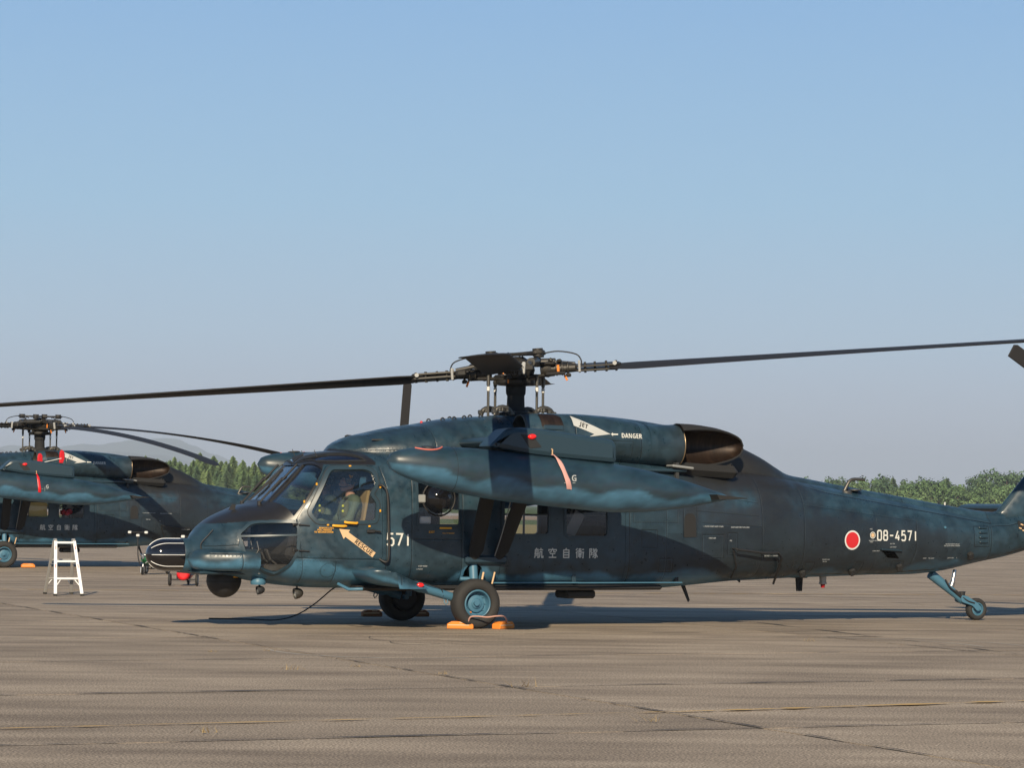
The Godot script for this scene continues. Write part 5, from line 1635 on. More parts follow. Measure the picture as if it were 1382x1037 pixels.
func make_rotor(h: Node3D, place: Transform3D, cone: float, droop: float, pitch: float) -> Node3D:
	var hb := Buf.new()
	lathe(hb, [Vector2(0, -.16), Vector2(.16, -.15), Vector2(.24, -.08), Vector2(.27, .0), Vector2(.25, .10), Vector2(.17, .16), Vector2(.12, .20), Vector2(0, .21)], Transform3D(), 28, true)
	var m := part("main_rotor", hb, M.rotor, h)
	m.transform = place
	for k in 4:
		var B := Transform3D(Basis(Vector3.UP, PI / 2 * k), Vector3.ZERO)
		var a := Buf.new()
		# forked hub arm and elastomeric bearing
		for s in [-1, 1]:
			box(a, Vector3(.36, .085 * s, 0), Vector3(.40, .045, .30), Basis(Vector3(0, 0, 1), -.05 * s), .02)
		lathe(a, [Vector2(0, -.08), Vector2(.10, -.08), Vector2(.115, -.03), Vector2(.10, .03), Vector2(.115, .07), Vector2(0, .08)], Transform3D(Basis(Vector3(0, 0, 1), PI / 2), Vector3(.42, 0, 0)), 18)
		rod(a, Vector3(.5, 0, 0), Vector3(.86, .0, 0), .075, .06, 14)
		for x in [.56, .64, .72]: lathe(a, [Vector2(.07, 0), Vector2(.10, .008), Vector2(.10, .024), Vector2(.07, .032)], Transform3D(Basis(Vector3(0, 0, 1), -PI / 2), Vector3(x, 0, 0)), 16)
		box(a, Vector3(.78, .02, -.16), Vector3(.14, .09, .20), Basis(Vector3.UP, .2), .02)
		box(a, Vector3(.55, -.07, .20), Vector3(.30, .05, .10), Basis(Vector3.UP, .4), .015)
		for q in [Vector3(.50, .12, .12), Vector3(.62, .11, -.10), Vector3(.34, .14, .16), Vector3(.74, -.10, .08), Vector3(.30, -.15, -.14)]: box(a, q, Vector3(.07, .05, .06), Basis(Vector3(1, 1, 0).normalized(), q.x * 9), .012)
		part("hub_arm", a.moved(B), M.rotor, m)
		var cu := Buf.new()
		for s in [-1, 1]: slab(cu, rounded([Vector2(.84, -.10), Vector2(1.0, -.12), Vector2(1.46, -.10), Vector2(1.50, .05), Vector2(1.42, .14), Vector2(.98, .12), Vector2(.84, .10)], .03), .030 * s - .014, .030 * s + .014, .006, Transform3D(Basis(Vector3.RIGHT, PI / 2 + .16), Vector3(0, cone * 1.2 / 8.16, 0)))
		for q in [[.98, .07], [.98, -.07], [1.12, .0], [1.28, .08], [1.28, -.06], [1.42, .0]]:
			rod(cu, Vector3(q[0], -.075 + cone * .15, q[1]), Vector3(q[0], .075 + cone * .15, q[1]), .017, .017, 8)
		part("blade_cuff", cu.moved(B), M.rotor, m)
		var dp := Buf.new()
		rod(dp, Vector3(.20, .115, -.30), Vector3(.56, .10, -.23), .062, .062, 14)
		rod(dp, Vector3(.56, .10, -.23), Vector3(.84, .06, -.19), .030, .030, 10)
		rod(dp, Vector3(.14, .12, -.31), Vector3(.20, .115, -.30), .045, .045, 10)
		part("lag_damper", dp.moved(B), M.steel, m)
		for z in [.13, -.13]:
			var wi := Buf.new()
			box(wi, Vector3(.90, .015, z), Vector3(.035, .17, .05), Basis(Vector3.RIGHT, z), .01)
			part("blade_indicator", wi.moved(B), M.tape, m)
			var wb := Buf.new()
			rod(wb, Vector3(1.40, .03, z * .8), Vector3(1.40, .03, z * 1.15), .03, .03, 12)
			part("end_bolt", wb.moved(B), M.tape, m)
		var hz := Buf.new()
		tube(hz, curve([Vector3(.30, .20, .05), Vector3(.42, .23, .06), Vector3(.62, .245, .08), Vector3(.86, .19, .10), Vector3(.93, .10, .12), Vector3(.93, .03, .12)], 4), .010, 6)
		part("hydraulic_hose", hz.moved(B), M.black, m)
		var og := Buf.new()
		box(og, Vector3(.70, -.135, .10), Vector3(.03, .09, .02), Basis(Vector3(0, 0, 1), .4), .005)
		box(og, Vector3(.60, .0, .16), Vector3(.035, .10, .02), Basis(), .005)
		part("streamer_tag", og.moved(B), M.orange, m)
		var bl: Array = blade(cone, droop, pitch)
		part("rotor_blade", (bl[0] as Buf).moved(B), M.blade, m)
		# bifilar vibration absorber arm
		var bf := Buf.new()
		slab(bf, rounded([Vector2(.0, -.10), Vector2(.30, -.06), Vector2(.50, -.12), Vector2(.58, 0), Vector2(.50, .12), Vector2(.30, .06), Vector2(.0, .10)], .04), -.022, .022, .008, Transform3D(Basis(Vector3.UP, PI / 4) * Basis(Vector3.RIGHT, PI / 2), Vector3(0, .24, 0)))
		rod(bf, Vector3(.33, .185, -.33), Vector3(.33, .295, -.33), .075, .075, 14)
		part("vibration_absorber", bf.moved(B), M.rotor, m)
	return m

func make_helicopter(called: String, label: String, place: Vector3, turn: float) -> Node3D:
	var h := thing(called, label, "helicopter", place, turn, "rescue helicopters on the apron")
	make_fuselage(h)
	make_nose(h)
	make_upper(h)
	make_stores(h)
	make_gear(h)
	make_tail(h)
	return h

# ---------------------------------------------------------------- the airfield
const JOINT := -22.4   # the slab grid is turned by this angle

func apron_at(u: float, w: float) -> Vector2:   # slab-grid coordinates to x, z
	var c := cos(deg_to_rad(JOINT))
	var s := sin(deg_to_rad(JOINT))
	return Vector2(u * c - w * s, u * s + w * c)

func structure(called: String, o: MeshInstance3D) -> MeshInstance3D:
	o.set_meta("kind", "structure")
	return o

func make_ground() -> void:
	var grain := ramp_noise(1, 0.085, 5, 1024, lin(.245, .200, .153), lin(.66, .545, .425), -1.0)
	var streak := ramp_noise(2, 0.012, 5, 1024, Color(.70, .69, .68), Color(1.0, 1.0, .99), .45)
	var m: Array = []
	for k in 4:
		var q := mat(Color.WHITE.darkened(.02 * k), 0.9, 0.0, 0.3)
		q.albedo_texture = grain
		q.uv1_triplanar = true; q.uv1_world_triplanar = true; q.uv1_scale = Vector3(.45, .45, .45)
		q.heightmap_enabled = true; q.heightmap_texture = grain; q.heightmap_scale = 0.12
		q.detail_enabled = true
		q.detail_blend_mode = BaseMaterial3D.BLEND_MODE_MUL
		q.detail_uv_layer = BaseMaterial3D.DETAIL_UV_2
		q.detail_albedo = streak
		q.uv2_triplanar = true; q.uv2_world_triplanar = true; q.uv2_scale = Vector3(.022, .1, .075)
		q.uv2_offset = Vector3(.31 * k, 0, .17 * k)
		m.append(q)
	var grass := mat(Color.WHITE, 0.95, 0.0, 0.2)
	grass.albedo_texture = ramp_noise(9, 0.03, 4, 512, lin(.20, .17, .075), lin(.33, .27, .12), .5)
	grass.uv1_triplanar = true; grass.uv1_world_triplanar = true; grass.uv1_scale = Vector3(.05, .05, .05)
	var gr2 := mat(Color.WHITE, 0.95, 0.0, 0.2)
	gr2.albedo_texture = ramp_noise(10, 0.05, 4, 512, lin(.05, .085, .025), lin(.12, .15, .05), .5)
	gr2.uv1_triplanar = true; gr2.uv1_world_triplanar = true; gr2.uv1_scale = Vector3(.02, .02, .02)
	var base := Buf.new()
	base.quad(Vector3(-12000, -.03, 60), Vector3(12000, -.03, 60), Vector3(12000, -.03, -13000), Vector3(-12000, -.03, -13000), Vector3.UP)
	structure("ground", part("ground", base, gr2, self))
	var dry := Buf.new()
	dry.quad(Vector3(-500, -.02, -128), Vector3(500, -.02, -128), Vector3(500, -.02, -250), Vector3(-500, -.02, -250), Vector3.UP)
	structure("dry_grass", part("dry_grass", dry, grass, self))
	var rw := Buf.new()
	rw.quad(Vector3(-700, -.015, -430), Vector3(700, -.015, -430), Vector3(700, -.015, -560), Vector3(-700, -.015, -560), Vector3.UP)
	structure("runway", part("runway", rw, mat(lin(.36, .33, .30), .9), self))
	var sh := Buf.new()
	sh.quad(Vector3(-700, -.016, -330), Vector3(700, -.016, -330), Vector3(700, -.016, -429), Vector3(-700, -.016, -429), Vector3.UP)
	structure("bare_soil", part("bare_soil", sh, mat(lin(.27, .18, .10), .95), self))
	# apron: bedding below, slabs above, dark sealant in the joints
	var ap := Node3D.new()
	ap.name = "apron"
	ap.set_meta("kind", "structure")
	add_child(ap, true)
	var bed := Buf.new()
	bed.quad(Vector3(-500, -.012, 58), Vector3(500, -.012, 58), Vector3(500, -.012, -130), Vector3(-500, -.012, -130), Vector3.UP)
	part("apron_bed", bed, m[1], ap)
	# rows across the view: w; columns: u. One joint passes the points read from the picture.
	var W0 := -26.07 * cos(deg_to_rad(JOINT)) - .02 * sin(deg_to_rad(JOINT))
	var c := cos(deg_to_rad(JOINT))
	var s := sin(deg_to_rad(JOINT))
	var o := Vector2(.02 * c + -26.4 * s, -.02 * s + -26.4 * c)   # slab-grid place of the crossing
	rng.seed = 11
	var tri := Buf.new()
	for i in range(-3, 4):
		for j in range(-9, 4):
			var u0 := o.x + i * 7.9 + .02
			var u1 := o.x + (i + 1) * 7.9 - .02
			var w0 := o.y + j * 5.0 + .02
			var w1 := o.y + (j + 1) * 5.0 - .02
			var mid := apron_at((u0 + u1) / 2, (w0 + w1) / 2)
			if absf(mid.x) > -mid.y * .19 + 9.0 or mid.y > -12 or mid.y < -76: continue
			var b := Buf.new()
			var p := []
			for q in [[u0, w0], [u1, w0], [u1, w1], [u0, w1]]:
				var t := apron_at(q[0], q[1])
				p.append(Vector3(t.x, 0.0, t.y))
			b.quad(p[0], p[1], p[2], p[3], Vector3.UP)
			var dn := Vector3(0, -.011, 0)
			for k in 4: b.quad(p[k], p[(k + 1) % 4], p[(k + 1) % 4] + dn, p[k] + dn, p[k] - Vector3(mid.x, 0, mid.y))
			part("concrete_slab", b, m[rng.randi() % 4], ap)
	var sn := noise(14, .35, 4)
	var tar := mat(lin(.024, .021, .019), .85)
	for i in range(-2, 5):
		var b := Buf.new()
		var u := o.x + i * 7.9
		strip(b, Vector2(u, o.y - 40), Vector2(u, o.y + 12), .014 if i != 0 else .018, sn, .010, i * 3.1)
		part("joint_sealant", b, tar, ap)
	for j in range(-8, 4):
		var b := Buf.new()
		var w := o.y + j * 5.0
		strip(b, Vector2(o.x - 16, w), Vector2(o.x + 18, w), .042 if j == 0 else (.026 if j == 1 else .013), sn, .010, j * 7.7)
		part("joint_sealant", b, tar, ap)
	# cracks
	for q in [[Vector2(3.4, -42.5), Vector2(5.9, -33.4)], [Vector2(2.0, -36.5), Vector2(4.9, -37.6)]]:
		var b := Buf.new()
		strip_xz(b, q[0], q[1], .035, sn, .006, 60.0 + (q[0] as Vector2).x)
		part("crack", b, tar, ap)
	# worn yellow guide lines
	var yl := mat(lin(.47, .30, .10), .9)
	for q in [[Vector2(-3.9, -20.85), Vector2(1.6, -23.45), .035], [Vector2(1.6, -23.45), Vector2(5.6, -25.7), .075], [Vector2(-20, -52), Vector2(20, -57.5), .10]]:
		var b := Buf.new()
		strip_xz(b, q[0], q[1], q[2], noise(18, 1.3, 3), .012, 5.0, true)
		part("guide_line", b, yl, ap)
	# rubber marks left by turning wheels
	var tm := mat(lin(.075, .066, .058), .9)
	rng.seed = 5
	for k in 7:
		var b := Buf.new()
		var cx := rng.randf_range(-2.0, .5)
		var cz := rng.randf_range(-36.6, -34.4)
		var r := rng.randf_range(.5, 1.7)
		var a0 := rng.randf_range(PI * .0, PI * .4)
		for i in 24:
			var a := a0 + i * .085
			var d := a0 + (i + 1) * .085
			var ww := .018 * (.4 + rng.randf())
			b.quad(Vector3(cx + cos(a) * r, .004, cz + sin(a) * r), Vector3(cx + cos(d) * r, .004, cz + sin(d) * r), Vector3(cx + cos(d) * (r + ww), .004, cz + sin(d) * (r + ww)), Vector3(cx + cos(a) * (r + ww), .004, cz + sin(a) * (r + ww)), Vector3.UP)
		part("tyre_mark", b, tm, ap)
	var lm := mat(lin(.36, .325, .28), .9)
	for q in [[Vector2(3.9, -34.5), 1.9, .2, 1.5], [Vector2(4.3, -34.2), 2.2, .0, 1.2], [Vector2(-1.2, -33.4), 1.6, 3.4, 5.2]]:
		var b := Buf.new()
		for i in 40:
			var a := lerpf(q[2], q[3], i / 40.0)
			var d := lerpf(q[2], q[3], (i + 1) / 40.0)
			var cc: Vector2 = q[0]
			var r: float = q[1]
			b.quad(Vector3(cc.x + cos(a) * r, .003, cc.y - sin(a) * r * 1.4), Vector3(cc.x + cos(d) * r, .003, cc.y - sin(d) * r * 1.4), Vector3(cc.x + cos(d) * (r + .05), .003, cc.y - sin(d) * (r + .05) * 1.4), Vector3(cc.x + cos(a) * (r + .05), .003, cc.y - sin(a) * (r + .05) * 1.4), Vector3.UP)
		part("scuff_mark", b, lm, ap)

func strip(b: Buf, a: Vector2, d: Vector2, w: float, n: FastNoiseLite, y: float, sd: float) -> void:
	strip_xz(b, apron_at(a.x, a.y), apron_at(d.x, d.y), w, n, y, sd)

func strip_xz(b: Buf, a: Vector2, d: Vector2, w: float, n: FastNoiseLite, y: float, sd: float, patchy := false) -> void:
	var k := int(a.distance_to(d) / .12)
	var side := (d - a).normalized().orthogonal()
	var pl := Vector2.ZERO
	var pr := Vector2.ZERO
	for i in k + 1:
		var p := a.lerp(d, float(i) / k)
		var q := n.get_noise_2d(i * .22 + sd * 10, sd)
		var q2 := n.get_noise_2d(i * 1.1 + 500, sd * 5)
		var h := w * clampf(.35 + q * 1.5 + q2 * .7, .0 if patchy or q < -.3 else .12, 1.6)
		if patchy: h = w * clampf(.55 + q2 * .9 + q * .6, 0.06, 1.0)
		var off := n.get_noise_2d(i * .12 + 900, sd) * .015
		var l := p + side * (off + h)
		var r := p + side * (off - h)
		if i > 0 and (l - r).length() + (pl - pr).length() > .004: b.quad(Vector3(pl.x, y, pl.y), Vector3(l.x, y, l.y), Vector3(r.x, y, r.y), Vector3(pr.x, y, pr.y), Vector3.UP)
		pl = l; pr = r

func make_weeds() -> void:
	var mm := mat(lin(.30, .22, .11), .9)
	mm.backlight_enabled = true; mm.backlight = Color(.2, .14, .05)
	rng.seed = 23
	var k := 0
	for q in [[-2.15, -28.6, .20, "on the long joint in front of the nose"], [-1.55, -29.2, .12, "where the sealant breaks below the cockpit"], [-.65, -28.1, .15, "beside the joint before the near wheel"], [.15, -26.3, .30, "at the crossing of the two joints"], [-3.3, -31.8, .10, "by the shadow of the nose"], [-2.7, -32.2, .12, "near the shadow of the nose, the smaller of two"], [-2.2, -20.7, .20, "on the nearest dark joint"], [3.75, -35.8, .16, "at the end of the crack below the roundel"], [5.3, -28.8, .12, "out on the slab before the tail wheel"], [1.1, -22.2, .22, "straw-like, lying before the yellow line"]]:
		var b := Buf.new()
		for i in 13:
			var a := rng.randf() * TAU
			var r: float = rng.randf() * q[2] * .5
			var p := Vector3(cos(a) * r * 1.3, 0, sin(a) * r * .6)
			var h: float = q[2] * rng.randf_range(.12, .38)
			var lean := Vector3(rng.randf_range(-1, 1), 0, rng.randf_range(-1, 1)) * h * 1.5
			var sd := Vector3(-lean.z, 0, lean.x).normalized() * .004
			b.flat(p - sd, p + sd, p + lean + Vector3(0, h, 0), Vector3(0, .3, 1))
		var t := thing("weed_tuft", "tuft of dry grass " + q[3], "weed", Vector3(q[0], .012, q[1]), 0, "dry weeds in the apron joints")
		part("grass_blades", b, mm, t)
		k += 1

# ---------------------------------------------------------------- trees, hills
func conifer(sd: int, tall: float, wide: float, tone: Color) -> Node3D:
	var r: RandomNumberGenerator = RandomNumberGenerator.new()
	r.seed = sd
	var b := Buf.new()
	b.colored = true
	for i in 760:
		var u := pow(r.randf(), .8)
		var y := tall * (.12 + .88 * u)
		var reach := wide * pow(1.0 - u, .52) * r.randf_range(.45, 1.0) + .05
		var a := r.randf() * TAU
		if r.randf() < .2: a = sd + u * 9.0
		var d := Vector3(cos(a), 0, sin(a))
		var side := Vector3(-d.z, 0, d.x) * r.randf_range(.22, .42) * (1.15 - u * .7)
		var c := Vector3(0, y, 0) + d * reach * .35
		var tip := Vector3(0, y - reach * .18 + r.randf_range(-.1, .3), 0) + d * reach
		var col := tone * r.randf_range(.6, 1.35)
		col.a = 1
		var up := Vector3(0, r.randf_range(.2, .6), 0)
		b.flat(c - side, c + side, tip, d + up, col)
		b.flat(c + Vector3(0, .3, 0), tip + Vector3(0, -.12, 0), c - side * .8 - Vector3(0, .25, 0), d + up, col)
	b.flat(Vector3(-.08, tall * .95, 0), Vector3(.08, tall * .95, 0), Vector3(0, tall * 1.06, 0), Vector3(0, .2, 1), tone)
	return tree_of(b, tall, .16)

func broadleaf(sd: int, tall: float, wide: float, tone: Color) -> Node3D:
	var r: RandomNumberGenerator = RandomNumberGenerator.new()
	r.seed = sd
	var b := Buf.new()
	b.colored = true
	var lobes := []
	for k in 9: lobes.append([Vector3(r.randf_range(-1, 1) * wide * .55, tall * r.randf_range(.42, .84), r.randf_range(-1, 1) * wide * .55), wide * r.randf_range(.32, .55)])
	for i in 520:
		var l: Array = lobes[i % 9]
		var d := Vector3(r.randfn(), r.randfn() * .8 + .15, r.randfn()).normalized()
		var p: Vector3 = l[0] + d * l[1] * pow(r.randf(), .33) * r.randf_range(.8, 1.12)
		var t := d.cross(Vector3(r.randfn(), r.randfn(), r.randfn())).normalized() * wide * r.randf_range(.06, .13)
		var w := d.cross(t).normalized() * t.length() * .8
		var col := tone * r.randf_range(.6, 1.4) * (1.0 + .25 * sin(float(i % 9) * 2.1))
		col.a = 1
		var n := (d + Vector3(r.randfn(), r.randfn(), r.randfn()) * .25).normalized()
		b.flat(p - t, p + w + n * .1, p + t * .9, n, col)
		b.flat(p - t, p - w, p + t * .9, n, col)
	return tree_of(b, tall, .2)

func tree_of(b: Buf, tall: float, girth: float) -> Node3D:
	var t := Node3D.new()
	var tr := Buf.new()
	rod(tr, Vector3.ZERO, Vector3(0, tall * .72, 0), girth, girth * .3, 7)
	for k in 4: rod(tr, Vector3(0, tall * (.35 + .09 * k), 0), Vector3(cos(k * 2.4) * tall * .12, tall * (.47 + .09 * k), sin(k * 2.4) * tall * .12), girth * .4, girth * .12, 5)
	part("trunk", tr, M.bark, t)
	part("crown", b, M.leaf, t)
	return t

func make_forest() -> void:
	M.leaf = mat(Color.WHITE, .9, 0, .2)
	M.leaf.vertex_color_use_as_albedo = true
	M.leaf.backlight_enabled = true
	M.leaf.backlight = Color(.16, .2, .08)
	var con := []
	for k in 6: con.append(conifer(100 + k, [9.5, 10.5, 9.2, 10.8, 9.8, 10.0][k], [3.3, 3.7, 3.0, 3.4, 2.9, 3.9][k], [Color(0.094, 0.145, 0.066), Color(0.110, 0.168, 0.073), Color(0.077, 0.125, 0.062), Color(0.125, 0.182, 0.076), Color(0.155, 0.215, 0.090), Color(0.094, 0.140, 0.072)][k]))
	var bro := []
	for k in 7: bro.append(broadleaf(200 + k, [7.5, 8.5, 6.5, 9.0, 7.0, 8.0, 6.0][k], [3.0, 3.4, 2.8, 3.0, 2.6, 3.6, 2.9][k], [Color(0.078, 0.125, 0.054), Color(0.095, 0.153, 0.065), Color(0.062, 0.101, 0.053), Color(0.121, 0.179, 0.078), Color(0.124, 0.101, 0.064), Color(0.070, 0.114, 0.060), Color(0.105, 0.162, 0.067)][k]))
	rng.seed = 3
	# dark conifer wood on the near side of the far field, behind the nose
	for row in 4:
		for k in 46:
			var x := -106.0 + k * 1.7 + rng.randf_range(-.7, .7) + row * .6
			var z := -560.0 - row * 7.0 + rng.randf_range(-2.5, 2.5)
			var kc: int = rng.randi() % 6
			var look: String = ["full dark green", "tall broad green", "deep green narrow", "lighter green tall", "yellowish green slim", "wide dull green"][kc] + " conifer " + ["at the front edge", "just inside the edge", "deep inside", "at the back"][row] + " of the dense wood"
			plant(con[kc], "conifer", look, look.replace(" conifer", " conifers"), Vector3(x, -.1, z), rng.randf_range(.90, 1.04) * (.98 + .05 * sin(k * .35)) * (.90 + .045 * row))
	# broad-leaved trees on the low hill beyond the tail
	var ht := noise(44, .012, 3)
	for row in 8:
		for k in 38:
			var x := 55.0 + k * 2.95 + rng.randf_range(-1.2, 1.2) + (row % 2) * 1.4
			var z := -640.0 - row * 11.0 + rng.randf_range(-3, 3)
			if rng.randf() < .06: continue
			var kind: int = [0, 1, 6, 3, 1, 6, 3, 0][rng.randi() % 8] if row < 4 else [0, 2, 4, 5, 5, 2, 0, 5][rng.randi() % 8]
			if row > 3 and rng.randf() < .10: plant(con[rng.randi() % 6], "conifer", "pointed conifer standing among the rounded trees of the hill beyond the tail", "conifers on the hill", Vector3(x, hill(x, z) - .3, z), rng.randf_range(.5, .74))
			elif kind == 4: plant(bro[4], "reddish_tree", "reddish brown tree among green ones on the hill beyond the tail", "reddish trees on the hill", Vector3(x, hill(x, z) - .3, z), rng.randf_range(.55, .85))
			else:
				var look: String = ["mid green", "bright green", "dull dark green", "yellowish green", "", "grey green", "fresh green"][kind] + " rounded tree " + ["at the foot", "at the foot", "low on the slope", "low on the slope", "half way up", "half way up", "near the crest", "on the crest"][row] + " of the wooded hill beyond the tail"
				plant(bro[kind], "broadleaf_tree", look, look.replace(" tree ", " trees "), Vector3(x, hill(x, z) - .3, z), rng.randf_range(.55, .8) + .35 * pow(rng.randf(), 3.0))
	for t in con + bro: t.free()
	# the hill under them
	var P := []
	for i in 30:
		var rw := PackedVector3Array()
		for j in 40:
			var x := lerpf(36, 260, j / 39.0)
			var z := lerpf(-615, -800, i / 29.0)
			rw.append(Vector3(x, hill(x, z) - .2, z))
		P.append(rw)
	var hb := Buf.new()
	grid(hb, P, false)
	structure("hill", part("hill", hb, mat(lin(.045, .065, .025), .95), self))
	var under := Buf.new()
	under.quad(Vector3(-118, 0, -556), Vector3(-24, 0, -556), Vector3(-24, 0, -600), Vector3(-118, 0, -600), Vector3.UP)
	structure("forest_floor", part("forest_floor", under, mat(lin(.04, .05, .022), .95), self))

func hill(x: float, z: float) -> float:
	var d := clampf((-z - 640.0) / 90.0, 0, 1)
	var p := .80 + .35 * exp(-pow((x - 128.0) / 24.0, 2)) * 1.0 + .12 * sin(x * .11)
	return d * 4.6 * p * smoothstep(28, 58, x)

func plant(proto: Node3D, called: String, label: String, group: String, at: Vector3, size: float) -> void:
	var t: Node3D = proto.duplicate()
	t.name = numbered(called)
	add_child(t, true)
	t.position = at
	t.rotation.y = rng.randf() * TAU
	t.scale = Vector3(size * rng.randf_range(.9, 1.1), size, size * rng.randf_range(.9, 1.1))
	tag(t, label, "tree", group)

func make_mountains() -> void:
	var n := noise(71, .004, 4)
	for q in [[-11000.0, [0,612, 15,607, 30,608, 55,618, 70,615, 90,607, 113,604, 135,606, 155,602, 180,598, 217,596, 240,597, 262,604, 290,616, 318,625, 350,637, 400,655, 450,672]], [-9000.0, [-60,604, -30,605, 0,612, 30,620, 60,616, 100,622, 160,614, 210,618, 260,626, 300,634, 360,652, 420,676]]]:
		var z0: float = q[0]
		var P := []
		for i in 8:
			var rw := PackedVector3Array()
			for j in 90:
				var px := lerpf(-60, 450, j / 89.0)
				var py := along(q[1], px)
				var hgt := (682 - py) / 3858.0 * -z0 + n.get_noise_1d(px * 3.0) * 6.0
				var u := absf(i - 4) / 4.0
				rw.append(Vector3((px - 691) / 3858.0 * -z0 * (1.0 + .02 * u) , hgt * (1.0 - u * u) - 1.0 + n.get_noise_2d(px * 2.0, i * 40.0) * 10.0 * u, z0 - (i - 4) * 160.0))
			P.append(rw)
		var b := Buf.new()
		grid(b, P, false)
		structure("mountain", part(numbered("mountain"), b, mat(lin(.05, .07, .04), .95), self))

# ---------------------------------------------------------------- things round the aircraft
func make_ladder() -> void:
	var t := thing("step_ladder", "white aluminium folding step ladder standing on the apron", "ladder", Vector3(-7.93, 0, -50.93), deg_to_rad(19))
	var top := .96
	for f in [1, -1]:
		for s in [-1, 1]:
			var b := Buf.new()
			var a := Vector3(s * .235, .03, f * .52)
			var d := Vector3(s * .165, top, f * .07)
			var dir := (d - a).normalized()
			var sx := dir.cross(Vector3(0, 0, 1)).normalized()
			box(b, (a + d) / 2, Vector3(.055, a.distance_to(d), .032), Basis(sx, dir, sx.cross(dir)), .006)
			part("rail", b, M.alu if f > 0 else M.alu_dark, t)
			var ft := Buf.new()
			box(ft, Vector3(s * .237, .018, f * .522), Vector3(.07, .036, .05), Basis(), .01)
			part("rubber_foot", ft, M.rubber, t)
			var hg := Buf.new()
			if f > 0: box(hg, Vector3(s * .163, top + .01, .0), Vector3(.045, .06, .18), Basis(), .012)
			if f > 0: part("hinge", hg, M.alu_dark, t)
			if f > 0:
				for y in [.84, .52]:
					var k: float = (y - .03) / (top - .03)
					var tg := Buf.new()
					box(tg, a.lerp(d, k) + Vector3(0, 0, .0175), Vector3(.012, .075, .003), Basis(sx, dir, sx.cross(dir)))
					part("pink_label", tg, M.red, t)
	for q in [[.30, .10], [.60, .10], [.93, .12]]:
		var k: float = (float(q[0]) - .03) / (top - .03)
		var b := Buf.new()
		var w := lerpf(.235, .165, k) * 2 - .05
		box(b, Vector3(0, q[0], lerpf(.52, .07, k) - .02), Vector3(w, .035, q[1]), Basis(), .006)
		part("tread", b, M.alu, t)
	for f in [1, -1]:
		for s in [-1, 1]:
			var br := Buf.new()
			var a := Vector3(s * .225, .15, f * .46)
			rod(br, a, Vector3(s * .11, .30, f * .385), .009, .009, 6)
			part("brace", br, M.alu, t)
	var bar := Buf.new()
	box(bar, Vector3(0, .29, -.39), Vector3(.42, .03, .03), Basis(), .005)
	box(bar, Vector3(0, .62, -.23), Vector3(.36, .03, .03), Basis(), .005)
	part("rear_bar", bar, M.alu_dark, t)
	for s in [-1, 1]:
		var st := Buf.new()
		rod(st, Vector3(s * .20, .55, .27), Vector3(s * .20, .55, -.27), .008, .008, 6)
		part("spreader", st, M.alu_dark, t)

